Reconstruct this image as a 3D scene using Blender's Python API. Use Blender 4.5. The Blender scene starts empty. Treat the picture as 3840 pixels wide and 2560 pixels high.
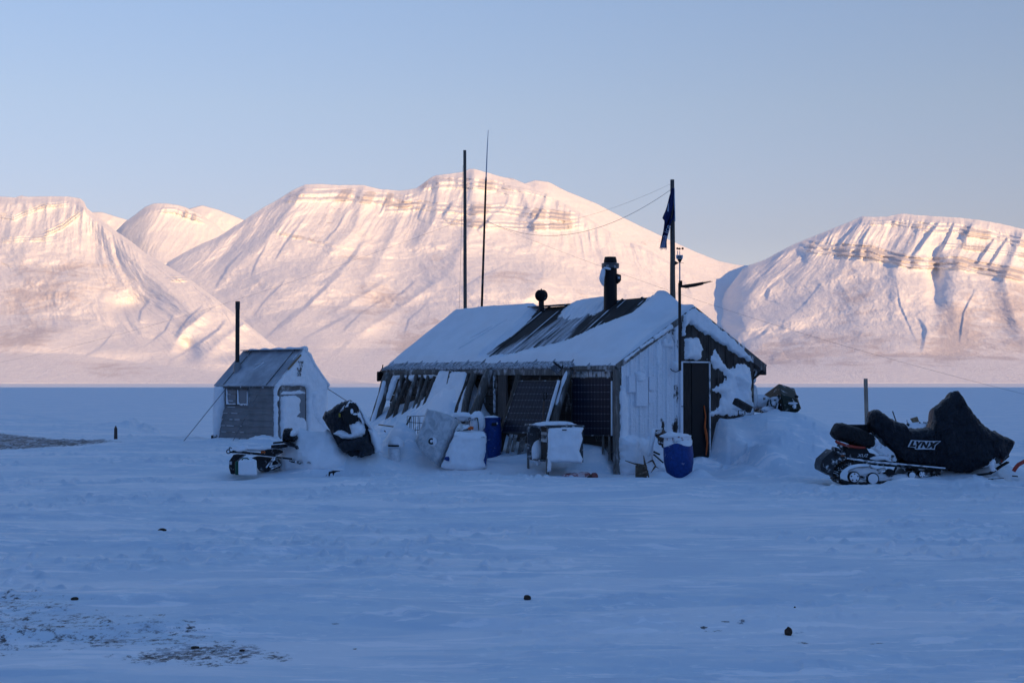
import bpy, math, random
import numpy as np
from mathutils import Vector, Matrix
R_ = math.radians
random.seed(7)
scene = bpy.context.scene
COL = scene.collection

# ------------------------------------------------------------------ camera model
FPX, W0, H0, HORIZON, EYE = 5333.3, 3840.0, 2560.0, 1432.0, 1.75
PITCH = math.atan((HORIZON - H0 / 2) / FPX)
CAM = np.array([0.0, 0.0, EYE])
def ray(px, py):
    dx = (px - W0 / 2) / FPX; dz = (H0 / 2 - py) / FPX
    return np.array([dx, math.cos(PITCH) - dz * math.sin(PITCH), math.sin(PITCH) + dz * math.cos(PITCH)])
def at(px, py, Y):
    d = ray(px, py); return CAM + d * (Y / d[1])
def hit(px, py, p0, n):
    d = ray(px, py); t = np.dot(np.asarray(p0) - CAM, n) / np.dot(d, n); return CAM + d * t
def pix(p):
    x, y, z = p[0], p[1], p[2] - EYE
    f = y * math.cos(PITCH) + z * math.sin(PITCH); u = -y * math.sin(PITCH) + z * math.cos(PITCH)
    return W0 / 2 + FPX * x / f, H0 / 2 - FPX * u / f

# ------------------------------------------------------------------ noise
def _h(ix, iy, seed):
    n = (ix.astype(np.int64) * 374761393 + iy.astype(np.int64) * 668265263 + seed * 974634777) & 0xffffffff
    n = ((n ^ (n >> 13)) * 1274126177) & 0xffffffff
    n = n ^ (n >> 16)
    return (n & 0xffff) / 65535.0
def pn(x, y, seed=0):
    x, y = np.broadcast_arrays(np.asarray(x, float), np.asarray(y, float))
    ix = np.floor(x); iy = np.floor(y); fx = x - ix; fy = y - iy
    ux = fx * fx * fx * (fx * (fx * 6 - 15) + 10); uy = fy * fy * fy * (fy * (fy * 6 - 15) + 10)
    def g(ox, oy):
        a = _h(ix + ox, iy + oy, seed) * 2 * np.pi
        return np.cos(a) * (fx - ox) + np.sin(a) * (fy - oy)
    a = g(0, 0); b = g(1, 0); c = g(0, 1); d = g(1, 1)
    return ((a * (1 - ux) + b * ux) * (1 - uy) + (c * (1 - ux) + d * ux) * uy) * 1.5
def fbm(x, y, o=4, seed=0, gain=.5, lac=2.03):
    s = 0; a = 1; t = 0
    for i in range(o):
        s = s + a * pn(x * lac ** i + 13.7 * i, y * lac ** i - 7.1 * i, seed + i * 17); t += a; a *= gain
    return s / t
def ridged(x, y, o=4, seed=0, gain=.5, lac=2.03):
    s = 0; a = 1; t = 0
    for i in range(o):
        n = 1 - np.abs(pn(x * lac ** i + 3.7 * i, y * lac ** i - 5.1 * i, seed + i * 17)) * 2
        s = s + a * n; t += a; a *= gain
    return s / t
def sst(a, b, x):
    t = np.clip((x - a) / (b - a), 0, 1); return t * t * (3 - 2 * t)
def poly_sd(X, Y, poly):
    """signed distance, positive inside"""
    P = np.asarray(poly, float); d = np.full(X.shape, 1e9); ins = np.zeros(X.shape, bool); n = len(P)
    for i in range(n):
        x0, y0 = P[i]; x1, y1 = P[(i + 1) % n]
        ex, ey = x1 - x0, y1 - y0; L = ex * ex + ey * ey + 1e-12
        t = np.clip(((X - x0) * ex + (Y - y0) * ey) / L, 0, 1)
        d = np.minimum(d, np.hypot(X - x0 - t * ex, Y - y0 - t * ey))
        c = ((y0 > Y) != (y1 > Y)) & (X < (x1 - x0) * (Y - y0) / (y1 - y0 + 1e-12) + x0)
        ins ^= c
    return np.where(ins, d, -d)

# ------------------------------------------------------------------ objects
def tag(o, label=None, cat=None, group=None, kind=None):
    if label: o['label'] = label
    if cat: o['category'] = cat
    if group: o['group'] = group
    if kind: o['kind'] = kind
    return o
def thing(name, label, cat, loc, group=None):
    o = bpy.data.objects.new(name, None); COL.objects.link(o); o.location = Vector(loc)
    o.empty_display_size = .2
    return tag(o, label, cat, group)
def wloc(o):
    l = Vector((0, 0, 0))
    while o is not None:
        l = l + Vector(o.location); o = o.parent
    return l
def mesh_np(name, V, F, mat, parent=None, smooth=True, attrs=None, origin=None, quads=True):
    """V (n,3) world coordinates, F (m,4|3) int array"""
    V = np.asarray(V, np.float64); F = np.asarray(F, np.int32)
    me = bpy.data.meshes.new(name); org = np.zeros(3)
    if parent is not None: org = np.array(wloc(parent))
    elif origin is not None: org = np.array(origin, float)
    me.vertices.add(len(V)); me.vertices.foreach_set('co', (V - org).astype(np.float32).ravel())
    k = F.shape[1]; me.loops.add(F.size); me.loops.foreach_set('vertex_index', F.ravel())
    me.polygons.add(len(F)); me.polygons.foreach_set('loop_start', np.arange(len(F), dtype=np.int32) * k)
    me.polygons.foreach_set('loop_total', np.full(len(F), k, np.int32))
    me.polygons.foreach_set('use_smooth', np.full(len(F), smooth, bool))
    me.update(calc_edges=True); me.validate()
    if attrs:
        for kx, a in attrs.items():
            at_ = me.attributes.new(kx, 'FLOAT', 'POINT'); at_.data.foreach_set('value', np.asarray(a, np.float32).ravel())
    me.materials.append(mat)
    o = bpy.data.objects.new(name, me); COL.objects.link(o)
    if parent is not None: o.parent = parent
    elif origin is not None: o.location = Vector(origin)
    return o
def grid_faces(nu, nv, flip=False):
    i = np.arange(nu * nv).reshape(nu, nv)
    a, b, c, d = i[:-1, :-1], i[1:, :-1], i[1:, 1:], i[:-1, 1:]
    q = [a, b, c, d] if not flip else [a, d, c, b]
    return np.stack([k.ravel() for k in q], 1)

class MB:
    """collects shapes into one mesh"""
    def __init__(s): s.v = []; s.f = []; s.m = []; s.mi = 0
    def add(s, V, F):
        b = len(s.v); s.v += [tuple(float(c) for c in p) for p in V]
        s.f += [tuple(int(i) + b for i in f) for f in F]; s.m += [s.mi] * len(F); return s
    def hexa(s, P):  # 8 corners: bottom 4 then top 4
        return s.add(P, [(0, 3, 2, 1), (4, 5, 6, 7), (0, 1, 5, 4), (1, 2, 6, 5), (2, 3, 7, 6), (3, 0, 4, 7)])
    def box(s, c, half, ax=(1, 0, 0), ay=(0, 1, 0), az=(0, 0, 1)):
        c = np.array(c, float); ax, ay, az = [np.array(a, float) / np.linalg.norm(a) for a in (ax, ay, az)]
        P = []
        for k in (-1, 1):
            for (i, j) in ((-1, -1), (1, -1), (1, 1), (-1, 1)):
                P.append(c + ax * i * half[0] + ay * j * half[1] + az * k * half[2])
        return s.hexa(P)
    def beam(s, a, b, w, h, up=(0, 0, 1)):
        a = np.array(a, float); b = np.array(b, float); d = b - a; L = np.linalg.norm(d); d = d / L
        up = np.array(up, float); side = np.cross(d, up); side /= np.linalg.norm(side); u2 = np.cross(side, d)
        return s.box((a + b) / 2, (L / 2, w / 2, h / 2), d, side, u2)
    def tube(s, pts, rad, n=10, cap=True, wob=0, seed=0, squash=None):
        pts = [np.array(p, float) for p in pts]; m = len(pts)
        if not hasattr(rad, '__len__'): rad = [rad] * m
        rings = []; prev = None; rs = random.Random(seed)
        for i in range(m):
            d = pts[min(i + 1, m - 1)] - pts[max(i - 1, 0)]; d = d / (np.linalg.norm(d) + 1e-12)
            if prev is None:
                up = np.array([0, 0, 1.]) if abs(d[2]) < .9 else np.array([1., 0, 0]); s1 = np.cross(d, up)
            else: s1 = prev - d * np.dot(prev, d)
            s1 = s1 / np.linalg.norm(s1); prev = s1; s2 = np.cross(d, s1)
            r = []
            for k in range(n):
                a = 2 * math.pi * k / n; q = rad[i] * (1 + wob * rs.uniform(-1, 1))
                r.append(pts[i] + (s1 * math.cos(a) + s2 * math.sin(a)) * q)
            rings.append(r)
        V = [p for r in rings for p in r]; F = []
        for i in range(m - 1):
            for k in range(n):
                F.append((i * n + k, i * n + (k + 1) % n, (i + 1) * n + (k + 1) % n, (i + 1) * n + k))
        if cap: F.append(tuple(range(n))[::-1]); F.append(tuple((m - 1) * n + k for k in range(n)))
        return s.add(V, F)
    def lathe(s, c, prof, n=28, axis=(0, 0, 1), cap=True, arc=None):
        c = np.array(c, float); ax = np.array(axis, float); ax /= np.linalg.norm(ax)
        u = np.cross(ax, (0, 1, 0) if abs(ax[1]) < .9 else (1, 0, 0)); u /= np.linalg.norm(u); w = np.cross(ax, u)
        V = []; F = []; m = len(prof)
        for (r, h) in prof:
            for k in range(n):
                a = 2 * math.pi * k / n; V.append(c + ax * h + (u * math.cos(a) + w * math.sin(a)) * max(r, 1e-4))
        for i in range(m - 1):
            for k in range(n):
                F.append((i * n + k, i * n + (k + 1) % n, (i + 1) * n + (k + 1) % n, (i + 1) * n + k))
        if cap: F.append(tuple(range(n))[::-1]); F.append(tuple((m - 1) * n + k for k in range(n)))
        return s.add(V, F)
    def prism(s, poly, ext):
        poly = [np.array(p, float) for p in poly]; e = np.array(ext, float); n = len(poly)
        V = poly + [p + e for p in poly]
        F = [tuple(range(n))[::-1], tuple(range(n, 2 * n))]
        for i in range(n): F.append((i, (i + 1) % n, n + (i + 1) % n, n + i))
        return s.add(V, F)
    def blob(s, c, r, n=18, amp=.15, sc=2.0, seed=0, flat=-9):
        c = np.array(c, float); V = []; F = []
        m = n // 2 + 1
        th = np.linspace(0, math.pi, m); ph = np.linspace(0, 2 * math.pi, n, endpoint=False)
        T, Pp = np.meshgrid(th, ph, indexing='ij')
        X = np.sin(T) * np.cos(Pp); Y = np.sin(T) * np.sin(Pp); Z = np.cos(T)
        k = 1 + amp * (pn(X * sc + 5 * Z, Y * sc - 3 * Z, seed) + .5 * pn(X * sc * 2.3 + Z * 7, Y * sc * 2.3 + Z * 3, seed + 5))
        X, Y, Z = X * k * r[0], Y * k * r[1], Z * k * r[2]; Z = np.maximum(Z, flat)
        V = np.stack([X, Y, Z], -1).reshape(-1, 3) + c
        for i in range(m - 1):
            for q in range(n):
                F.append((i * n + q, (i + 1) * n + q, (i + 1) * n + (q + 1) % n, i * n + (q + 1) % n))
        return s.add(V, F)
    def build(s, name, mat, parent=None, bevel=0, smooth=None, origin=None, seg=2, sub=0):
        V = np.array(s.v); org = np.zeros(3)
        if parent is not None: org = np.array(wloc(parent))
        else:
            org = np.array([V[:, 0].mean(), V[:, 1].mean(), V[:, 2].min()]) if origin is None else np.array(origin, float)
        me = bpy.data.meshes.new(name); me.from_pydata([tuple(p) for p in (V - org)], [], s.f); me.validate()
        mats = mat if isinstance(mat, (list, tuple)) else [mat]
        for m in mats: me.materials.append(m)
        if len(mats) > 1: me.polygons.foreach_set('material_index', s.m[:len(me.polygons)])
        import bmesh
        b = bmesh.new(); b.from_mesh(me); bmesh.ops.recalc_face_normals(b, faces=b.faces); b.to_mesh(me); b.free()
        if smooth is None: smooth = True
        me.polygons.foreach_set('use_smooth', [smooth] * len(me.polygons))
        if smooth:
            try: me.set_sharp_from_angle(angle=R_(38))
            except Exception: pass
        o = bpy.data.objects.new(name, me); COL.objects.link(o)
        if parent is not None: o.parent = parent
        else: o.location = Vector(org)
        if bevel:
            md = o.modifiers.new('bevel', 'BEVEL'); md.width = bevel; md.segments = seg; md.limit_method = 'ANGLE'; md.angle_limit = R_(40)
        if sub:
            md = o.modifiers.new('sub', 'SUBSURF'); md.levels = sub; md.render_levels = sub
        return o

# ------------------------------------------------------------------ materials
class NT:
    def __init__(s, name):
        s.mat = bpy.data.materials.new(name); s.mat.use_nodes = True; s.t = s.mat.node_tree; s.n = s.t.nodes
        s.n.clear(); s.out = s.n.new('ShaderNodeOutputMaterial'); s.b = s.n.new('ShaderNodeBsdfPrincipled')
        s.t.links.new(s.b.outputs[0], s.out.inputs[0])
    def lk(s, a, b): s.t.links.new(a, b)
    def put(s, sock, v):
        if isinstance(v, bpy.types.NodeSocket): s.lk(v, sock)
        elif isinstance(v, (tuple, list)) and len(v) == 3 and sock.type == 'RGBA': sock.default_value = (*v, 1)
        else: sock.default_value = v
    def coord(s, scale=(1, 1, 1), kind='Object', rot=(0, 0, 0)):
        c = s.n.new('ShaderNodeTexCoord'); m = s.n.new('ShaderNodeMapping'); m.inputs['Scale'].default_value = scale
        m.inputs['Rotation'].default_value = rot
        s.lk(c.outputs[kind], m.inputs[0]); return m.outputs[0]
    def noise(s, vec, scale=5, detail=4, rough=.55, dist=0, out='Fac'):
        n = s.n.new('ShaderNodeTexNoise'); s.put(n.inputs['Vector'], vec); n.inputs['Scale'].default_value = scale
        n.inputs['Detail'].default_value = detail; n.inputs['Roughness'].default_value = rough; n.inputs['Distortion'].default_value = dist
        return n.outputs[out]
    def voro(s, vec, scale=5, feat='F1', out='Distance'):
        n = s.n.new('ShaderNodeTexVoronoi'); n.feature = feat; s.put(n.inputs['Vector'], vec); n.inputs['Scale'].default_value = scale
        return n.outputs[out]
    def ramp(s, fac, a, b, lo=0., hi=1.):
        n = s.n.new('ShaderNodeMapRange'); n.interpolation_type = 'SMOOTHSTEP'; s.put(n.inputs[0], fac)
        n.inputs[1].default_value = a; n.inputs[2].default_value = b; n.inputs[3].default_value = lo; n.inputs[4].default_value = hi
        return n.outputs[0]
    def mix(s, fac, a, b):
        n = s.n.new('ShaderNodeMix'); n.data_type = 'RGBA'; s.put(n.inputs[0], fac); s.put(n.inputs[6], a); s.put(n.inputs[7], b)
        return n.outputs[2]
    def math(s, op, a, b=0., c=None):
        n = s.n.new('ShaderNodeMath'); n.operation = op; s.put(n.inputs[0], a); s.put(n.inputs[1], b)
        if c is not None: s.put(n.inputs[2], c)
        return n.outputs[0]
    def attr(s, name):
        n = s.n.new('ShaderNodeAttribute'); n.attribute_name = name; return n.outputs['Fac']
    def sep(s, vec):
        n = s.n.new('ShaderNodeSeparateXYZ'); s.put(n.inputs[0], vec); return n.outputs
    def bump(s, h, strength=.3, dist=.02, normal=None):
        n = s.n.new('ShaderNodeBump'); n.inputs['Strength'].default_value = strength; n.inputs['Distance'].default_value = dist
        s.put(n.inputs['Height'], h)
        if normal is not None: s.lk(normal, n.inputs['Normal'])
        return n.outputs[0]
    def fin(s, col, rough=.7, spec=.3, normal=None, metal=0., **kw):
        s.put(s.b.inputs['Base Color'], col); s.put(s.b.inputs['Roughness'], rough); s.put(s.b.inputs['Specular IOR Level'], spec)
        s.put(s.b.inputs['Metallic'], metal)
        if normal is not None: s.lk(normal, s.b.inputs['Normal'])
        for k, v in kw.items(): s.put(s.b.inputs[k], v)
        return s.mat

def frosted(name, col, frost=.25, rough=.55, spec=.3, scale=9, metal=0., cvar=.35, bump=.2, snow=(.78, .8, .84), lo=None, stretch=(1, 1, 1), edge=.08):
    """a painted/wood/plastic surface with rime in patches; frost = share covered"""
    m = NT(name); c = m.coord(stretch); n = m.noise(c, scale, 6, .62); n2 = m.noise(m.coord(), scale * 3.1, 3)
    dark = tuple(x * (1 - cvar) for x in col)
    base = m.mix(m.ramp(n2, .3, .7), dark, col)
    th = 0.72 - frost * .5
    f = m.ramp(n, th - edge, th + edge)
    colr = m.mix(m.math('MULTIPLY', f, .9), base, snow)
    return m.fin(colr, rough, spec, m.bump(m.math('ADD', n2, f), bump, .01), metal)

def wood(name, col, dark, frost=.15, sx=(1, 1, .08), frough=.5):
    m = NT(name); g = m.noise(m.coord(sx), 45, 4, .6); n = m.noise(m.coord(), 3, 4); n3 = m.noise(m.coord((1, 1, .35)), 6, 6, .65)
    base = m.mix(m.ramp(g, .3, .7), dark, col)
    base = m.mix(m.ramp(n, .35, .7, 0, .5), base, tuple(x * .5 for x in col))
    th = .75 - frost * .5
    f = m.ramp(n3, th - frough * .1, th + frough * .1)
    colr = m.mix(m.math('MULTIPLY', f, .85), base, (.75, .77, .82))
    return m.fin(colr, .85, .15, m.bump(m.math('ADD', g, f), .5, .006))

def snow_mat(name, tint=(.80, .82, .86), bscale=7, bstr=.25, bdist=.03, fine=.2):
    m = NT(name); c = m.coord(); a = m.noise(c, bscale, 5, .6); b = m.noise(c, bscale * 7, 3, .7)
    col = m.mix(m.ramp(a, .35, .65), tuple(x * .94 for x in tint), tint)
    nb = m.bump(b, fine, bdist * .25); nb = m.bump(a, bstr, bdist, nb)
    return m.fin(col, .75, .15, nb)
# ------------------------------------------------------------------ sun, sky, camera
SUN_EL, SUN_AZ = R_(13.5), R_(37.0)      # azimuth measured from straight behind the camera, towards the right
SUND = Vector((math.sin(SUN_AZ) * math.cos(SUN_EL), -math.cos(SUN_AZ) * math.cos(SUN_EL), math.sin(SUN_EL)))
cam = bpy.data.cameras.new('camera'); cam.lens = 50; cam.sensor_width = 36; cam.clip_start = .5; cam.clip_end = 60000
camo = bpy.data.objects.new('camera', cam); COL.objects.link(camo); camo.location = (0, 0, EYE)
camo.rotation_euler = (math.pi / 2 + PITCH, 0, 0); scene.camera = camo
sl = bpy.data.lights.new('sun', 'SUN'); sl.energy = 3.45; sl.angle = R_(.5); sl.color = (1.0, .595, .25)
slo = bpy.data.objects.new('sun', sl); COL.objects.link(slo); slo.rotation_euler = SUND.to_track_quat('Z', 'Y').to_euler()
world = bpy.data.worlds.new('World'); scene.world = world; world.use_nodes = True
wn = world.node_tree.nodes; wl = world.node_tree.links; wn.clear()
wo = wn.new('ShaderNodeOutputWorld'); wb = wn.new('ShaderNodeBackground'); wl.new(wb.outputs[0], wo.inputs[0])
sky = wn.new('ShaderNodeTexSky'); sky.sky_type = 'NISHITA'; sky.sun_disc = False; sky.sun_elevation = SUN_EL
sky.sun_rotation = math.pi - SUN_AZ; sky.altitude = 0; sky.air_density = 1.0; sky.dust_density = .3; sky.ozone_density = 2.0
tc = wn.new('ShaderNodeTexCoord'); sp = wn.new('ShaderNodeSeparateXYZ'); wl.new(tc.outputs['Generated'], sp.inputs[0])
cr = wn.new('ShaderNodeValToRGB'); wl.new(sp.outputs[2], cr.inputs[0])
cr.color_ramp.elements[0].position = 0.0; cr.color_ramp.elements[0].color = (.60, .47, .62, 1)
e_ = cr.color_ramp.elements.new(.10); e_.color = (.505, .42, .50, 1)
e_ = cr.color_ramp.elements.new(.19); e_.color = (.605, .515, .54, 1)
e_ = cr.color_ramp.elements.new(.27); e_.color = (.635, .575, .615, 1)
cr.color_ramp.elements[-1].position = .75; cr.color_ramp.elements[-1].color = (.66, .80, .95, 1)
mx = wn.new('ShaderNodeMix'); mx.data_type = 'RGBA'; mx.blend_type = 'MULTIPLY'; mx.inputs[0].default_value = 1
wl.new(sky.outputs[0], mx.inputs[6]); wl.new(cr.outputs[0], mx.inputs[7])
# the sun-side half of the sky gets an added dim blue tint, cooling reflections
mr = wn.new('ShaderNodeMapRange'); mr.inputs[1].default_value = .1; mr.inputs[2].default_value = -.5; wl.new(sp.outputs[1], mr.inputs[0])
m2 = wn.new('ShaderNodeMix'); m2.data_type = 'RGBA'; m2.blend_type = 'MULTIPLY'; wl.new(mr.outputs[0], m2.inputs[0])
wl.new(mx.outputs[2], m2.inputs[6]); m2.inputs[7].default_value = (.50, .78, 1.05, 1); wl.new(m2.outputs[2], wb.inputs[0])
wb.inputs[1].default_value = .15
scene.view_settings.view_transform = 'Standard'; scene.view_settings.look = 'None'
scene.view_settings.exposure = 0.78; scene.view_settings.gamma = 1.0

# ------------------------------------------------------------------ hut frame (used by the ground too)
HA = np.array([1.975, 27.0, 0.0]); HT = np.array([-.6, .8, 0.0]); HS = np.array([.8, .6, 0.0]); UP = np.array([0, 0, 1.0])
def hut(t, s, z): return HA + HT * t + HS * s + UP * z
def hut_ts(x, y):
    dx, dy = x - HA[0], y - HA[1]; return dx * HT[0] + dy * HT[1], dx * HS[0] + dy * HS[1]

ICE = -3.2
_ye = ([-400, -120, -60, -28.4, -18, -9, -3, 0, 16, 40, 120, 400], [500, 240, 128, 76, 60, 41.5, 42, 44, 43, 52, 150, 420])
def gauss(x, y, cx, cy, rx, ry, ang=0.):
    c, s = math.cos(ang), math.sin(ang); dx, dy = x - cx, y - cy
    u = (dx * c + dy * s) / rx; v = (-dx * s + dy * c) / ry
    return np.exp(-(u * u + v * v))
def ground_macro(x, y):
    x = np.asarray(x, float); y = np.asarray(y, float)
    r = np.hypot(x, y)
    e = np.interp(x, _ye[0], _ye[1]); e = np.where(y < 0, 1e5, e)
    k = sst(0, 1, (y - e) / np.maximum(10, e * .25))
    z = ICE * k
    z = z * 1.0 + (1 - k) * (.10 * fbm(x / 9, y / 7, 3, 3) * np.minimum(1, r / 15))
    z = z + (1 - k) * .25 * sst(12, 30, -x) * sst(35, 60, y)
    # broken shore ice at the edge of the beach (left) and heaps right of the hut
    def P(px, py_, Y): return at(px, py_, Y)
    for (px, Y, rx, ry, h) in ((2960, 33.5, .55, .8, .42), (3020, 34, .3, .5, .30), (3120, 35, .7, .9, .30), (3210, 34, .5, .7, .22), (3300, 35, .5, .6, .16), (3060, 31.5, .8, .8, .22),
                               (3500, 36, 1.0, 1.0, .15), (3780, 26.3, .7, .8, .28), (3690, 24.2, .5, .5, .12), (3520, 23.9, .5, .35, .10), (3380, 23.9, .35, .3, .12), (3700, 25.4, .55, .5, .3), (3560, 25.2, .7, .6, .22), (3400, 25.2, .5, .6, .2)):
        p = at(px, 1500, Y); z = z + h * gauss(x, y, p[0], p[1], rx, ry)
    for (px, Y, rx, ry, h) in ((480, 66, 1.2, 2, .55), (580, 58, 1.4, 2, .75), (660, 55, 1.0, 2, .35), (760, 50, 1., 1.5, .45), (690, 56, .5, 1., .35), (280, 72, .5, 1, .2)):
        p = at(px, 1500, Y); z = z + h * gauss(x, y, p[0], p[1], rx, ry) * (1 + .5 * pn(x * 2, y * 2, 5))
    # platform of the small shed
    z = z + .14 * gauss(x, y, -7.5, 41.0, 3.5, 4.0)
    p = at(810, 1650, 39.5); z = z + .10 * gauss(x, y, p[0], p[1], .5, .5)
    p = at(985, 1650, 39.0); z = z + .22 * gauss(x, y, p[0], p[1], .55, .35)
    # hut drifts -------------------------------------------------
    t, s = hut_ts(x, y)
    d = -s      # distance out from front wall
    hd = np.interp(t, [-.3, .1, .5, 1.2, 2.0, 3.0, 3.5, 3.9, 4.4, 4.8, 5.0, 5.5, 6.0, 6.6, 7.4, 8.4, 9.4, 11], [0, .04, .50, .56, .52, .55, .60, .85, 1.2, 1.75, 1.95, 2.0, 1.72, 1.50, 1.32, 1.2, .7, 0])
    wd = np.interp(t, [0, 1, 2, 3, 4, 6, 9], [.45, .8, 1.5, 1.4, .85, 1.2, 1.35])
    prof = np.exp(-np.clip((d + .1) / wd, 0, 9) ** 1.5)
    back = np.where(s > .2, np.exp(-((s - .2) / .5) ** 2), 1)
    z = z + hd * prof * back
    # snow bank in front of the left half
    p = at(1500, 1700, 29.0); z = z + .42 * gauss(x, y, p[0], p[1], .95, .75, .5)
    p = at(1380, 1700, 29.4); z = z + .38 * gauss(x, y, p[0], p[1], .9, .8)
    p = at(1620, 1700, 28.3); z = z + .16 * gauss(x, y, p[0], p[1], .6, .5)
    p = at(1490, 1700, 28.2); z = z + .58 * gauss(x, y, p[0], p[1], .34, .30)
    p = at(1330, 1700, 27.3); z = z + .30 * gauss(x, y, p[0], p[1], .95, .42)
    p = at(1180, 1700, 27.2); z = z + .14 * gauss(x, y, p[0], p[1], .5, .35)
    p = at(3180, 1700, 24.8); z = z - .10 * gauss(x, y, p[0], p[1], .75, .6)
    p = at(2486, 1700, 26.1); z = z + .13 * gauss(x, y, p[0], p[1], .17, .22)
    p = at(2622, 1700, 26.15); z = z + .20 * gauss(x, y, p[0], p[1], .22, .25)
    p = at(1545, 1700, 28.0); z = z + .34 * gauss(x, y, p[0], p[1], .3, .35)
    p = at(1150, 1700, 28.0); z = z + .34 * gauss(x, y, p[0], p[1], 1.3, .6)
    p = at(1330, 1700, 27.6); z = z + .22 * gauss(x, y, p[0], p[1], .6, .45)
    p = at(880, 1760, 26.7); z = z - .14 * gauss(x, y, p[0], p[1], .35, .35)
    p = at(1760, 1760, 27.4); z = z + .15 * gauss(x, y, p[0], p[1], .6, .4)
    # drift right of the door against the gable
    tt_, ss_ = -t, s                                     # distance out from the gable, position along it
    dome = sst(2.36, 2.75, ss_ + .10 * tt_) * sst(7.2, 3.7, ss_) * sst(2.7, .35, tt_) * sst(-.6, -.2, tt_)
    dome = dome - .50 * np.exp(-((ss_ - 2.7) / .42) ** 2 - ((tt_ - .85) / .50) ** 2)          # wind scoop beside the door
    z = z + 1.0 * np.maximum(dome, 0)
    q = hut(-.5, 4.6, 0); z = z + .15 * gauss(x, y, q[0], q[1], 1.1, .9)
    q = hut(-1.2, 4.2, 0); z = z + .22 * gauss(x, y, q[0], q[1], 1.6, 1.1)
    q = hut(-.1, 2.1, 0); z = z + .32 * gauss(x, y, q[0], q[1], .55, .5, math.atan2(.6, .8))
    q = hut(-.15, 1.0, 0); z = z + .07 * gauss(x, y, q[0], q[1], .75, .35, math.atan2(.6, .8))
    q = hut(-1.2, 2.35, 0); z = z + .20 * gauss(x, y, q[0], q[1], .5, .6)
    # bank edge in front of the hut (cleared strip is a little lower)
    w1 = sst(26.4, 26.0, y) * sst(22.5, 25.5, y); z = z + .02 * w1 * sst(-4, -1, x) * sst(9, 5, x) - .04 * sst(90, 50, r)
    return z
def ground_z(x, y):
    x = np.asarray(x, float); y = np.asarray(y, float)
    z = ground_macro(x, y); r = np.hypot(x, y)
    near = sst(120, 60, r)
    wx = x + .5 * fbm(x / 3, y / 3, 2, 71); wy = y + .5 * fbm(x / 3, y / 3, 2, 72)
    sas = fbm(wx / 1.6, wy / .8, 4, 11)
    slab = sst(-.02, .22, fbm(wx / 5.5, wy / 1.5, 4, 12, .5))       # long wind-laid crust
    slab2 = sst(.06, .20, fbm(wx / 1.7, wy / .55, 4, 14, .55)) * sst(-.15, .15, fbm(x / 6, y / 5, 2, 15))
    slab3 = sst(.10, .20, fbm(wx / .5, wy / .22, 3, 16, .55)) * sst(-.05, .15, fbm(x / 3.5 + 9, y / 3.5, 3, 17))
    z = z + near * (.016 * sas + .035 * slab + .026 * slab2 + .014 * slab3)
    cr = np.maximum(0, pn(x * 6, y * 6, 21) - .34) * sst(-.08, .2, fbm(x / 4, y / 3, 3, 22)) * 1.2 * sst(8, 15, r) + .16 * sst(10, 17, r) * np.maximum(0, pn(x * 2.6, y * 3.2, 23) - .30) * sst(.0, .22, fbm(x / 5, y / 4, 3, 24))
    z = z + near * cr * .12
    # rough trampled snow at the heaps and round the parked sleds
    rough = np.clip(gauss(x, y, 7.0, 34, 4.2, 3.0) + gauss(x, y, 9.5, 24.6, 4.0, 1.3) + .6 * gauss(x, y, -8.5, 55, 6, 12), 0, 1)
    z = z + rough * (.10 * np.maximum(0, fbm(x * 2.1, y * 2.1, 4, 31)) + .05 * ridged(x * 1.7, y * 1.7, 3, 33))
    return z

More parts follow.
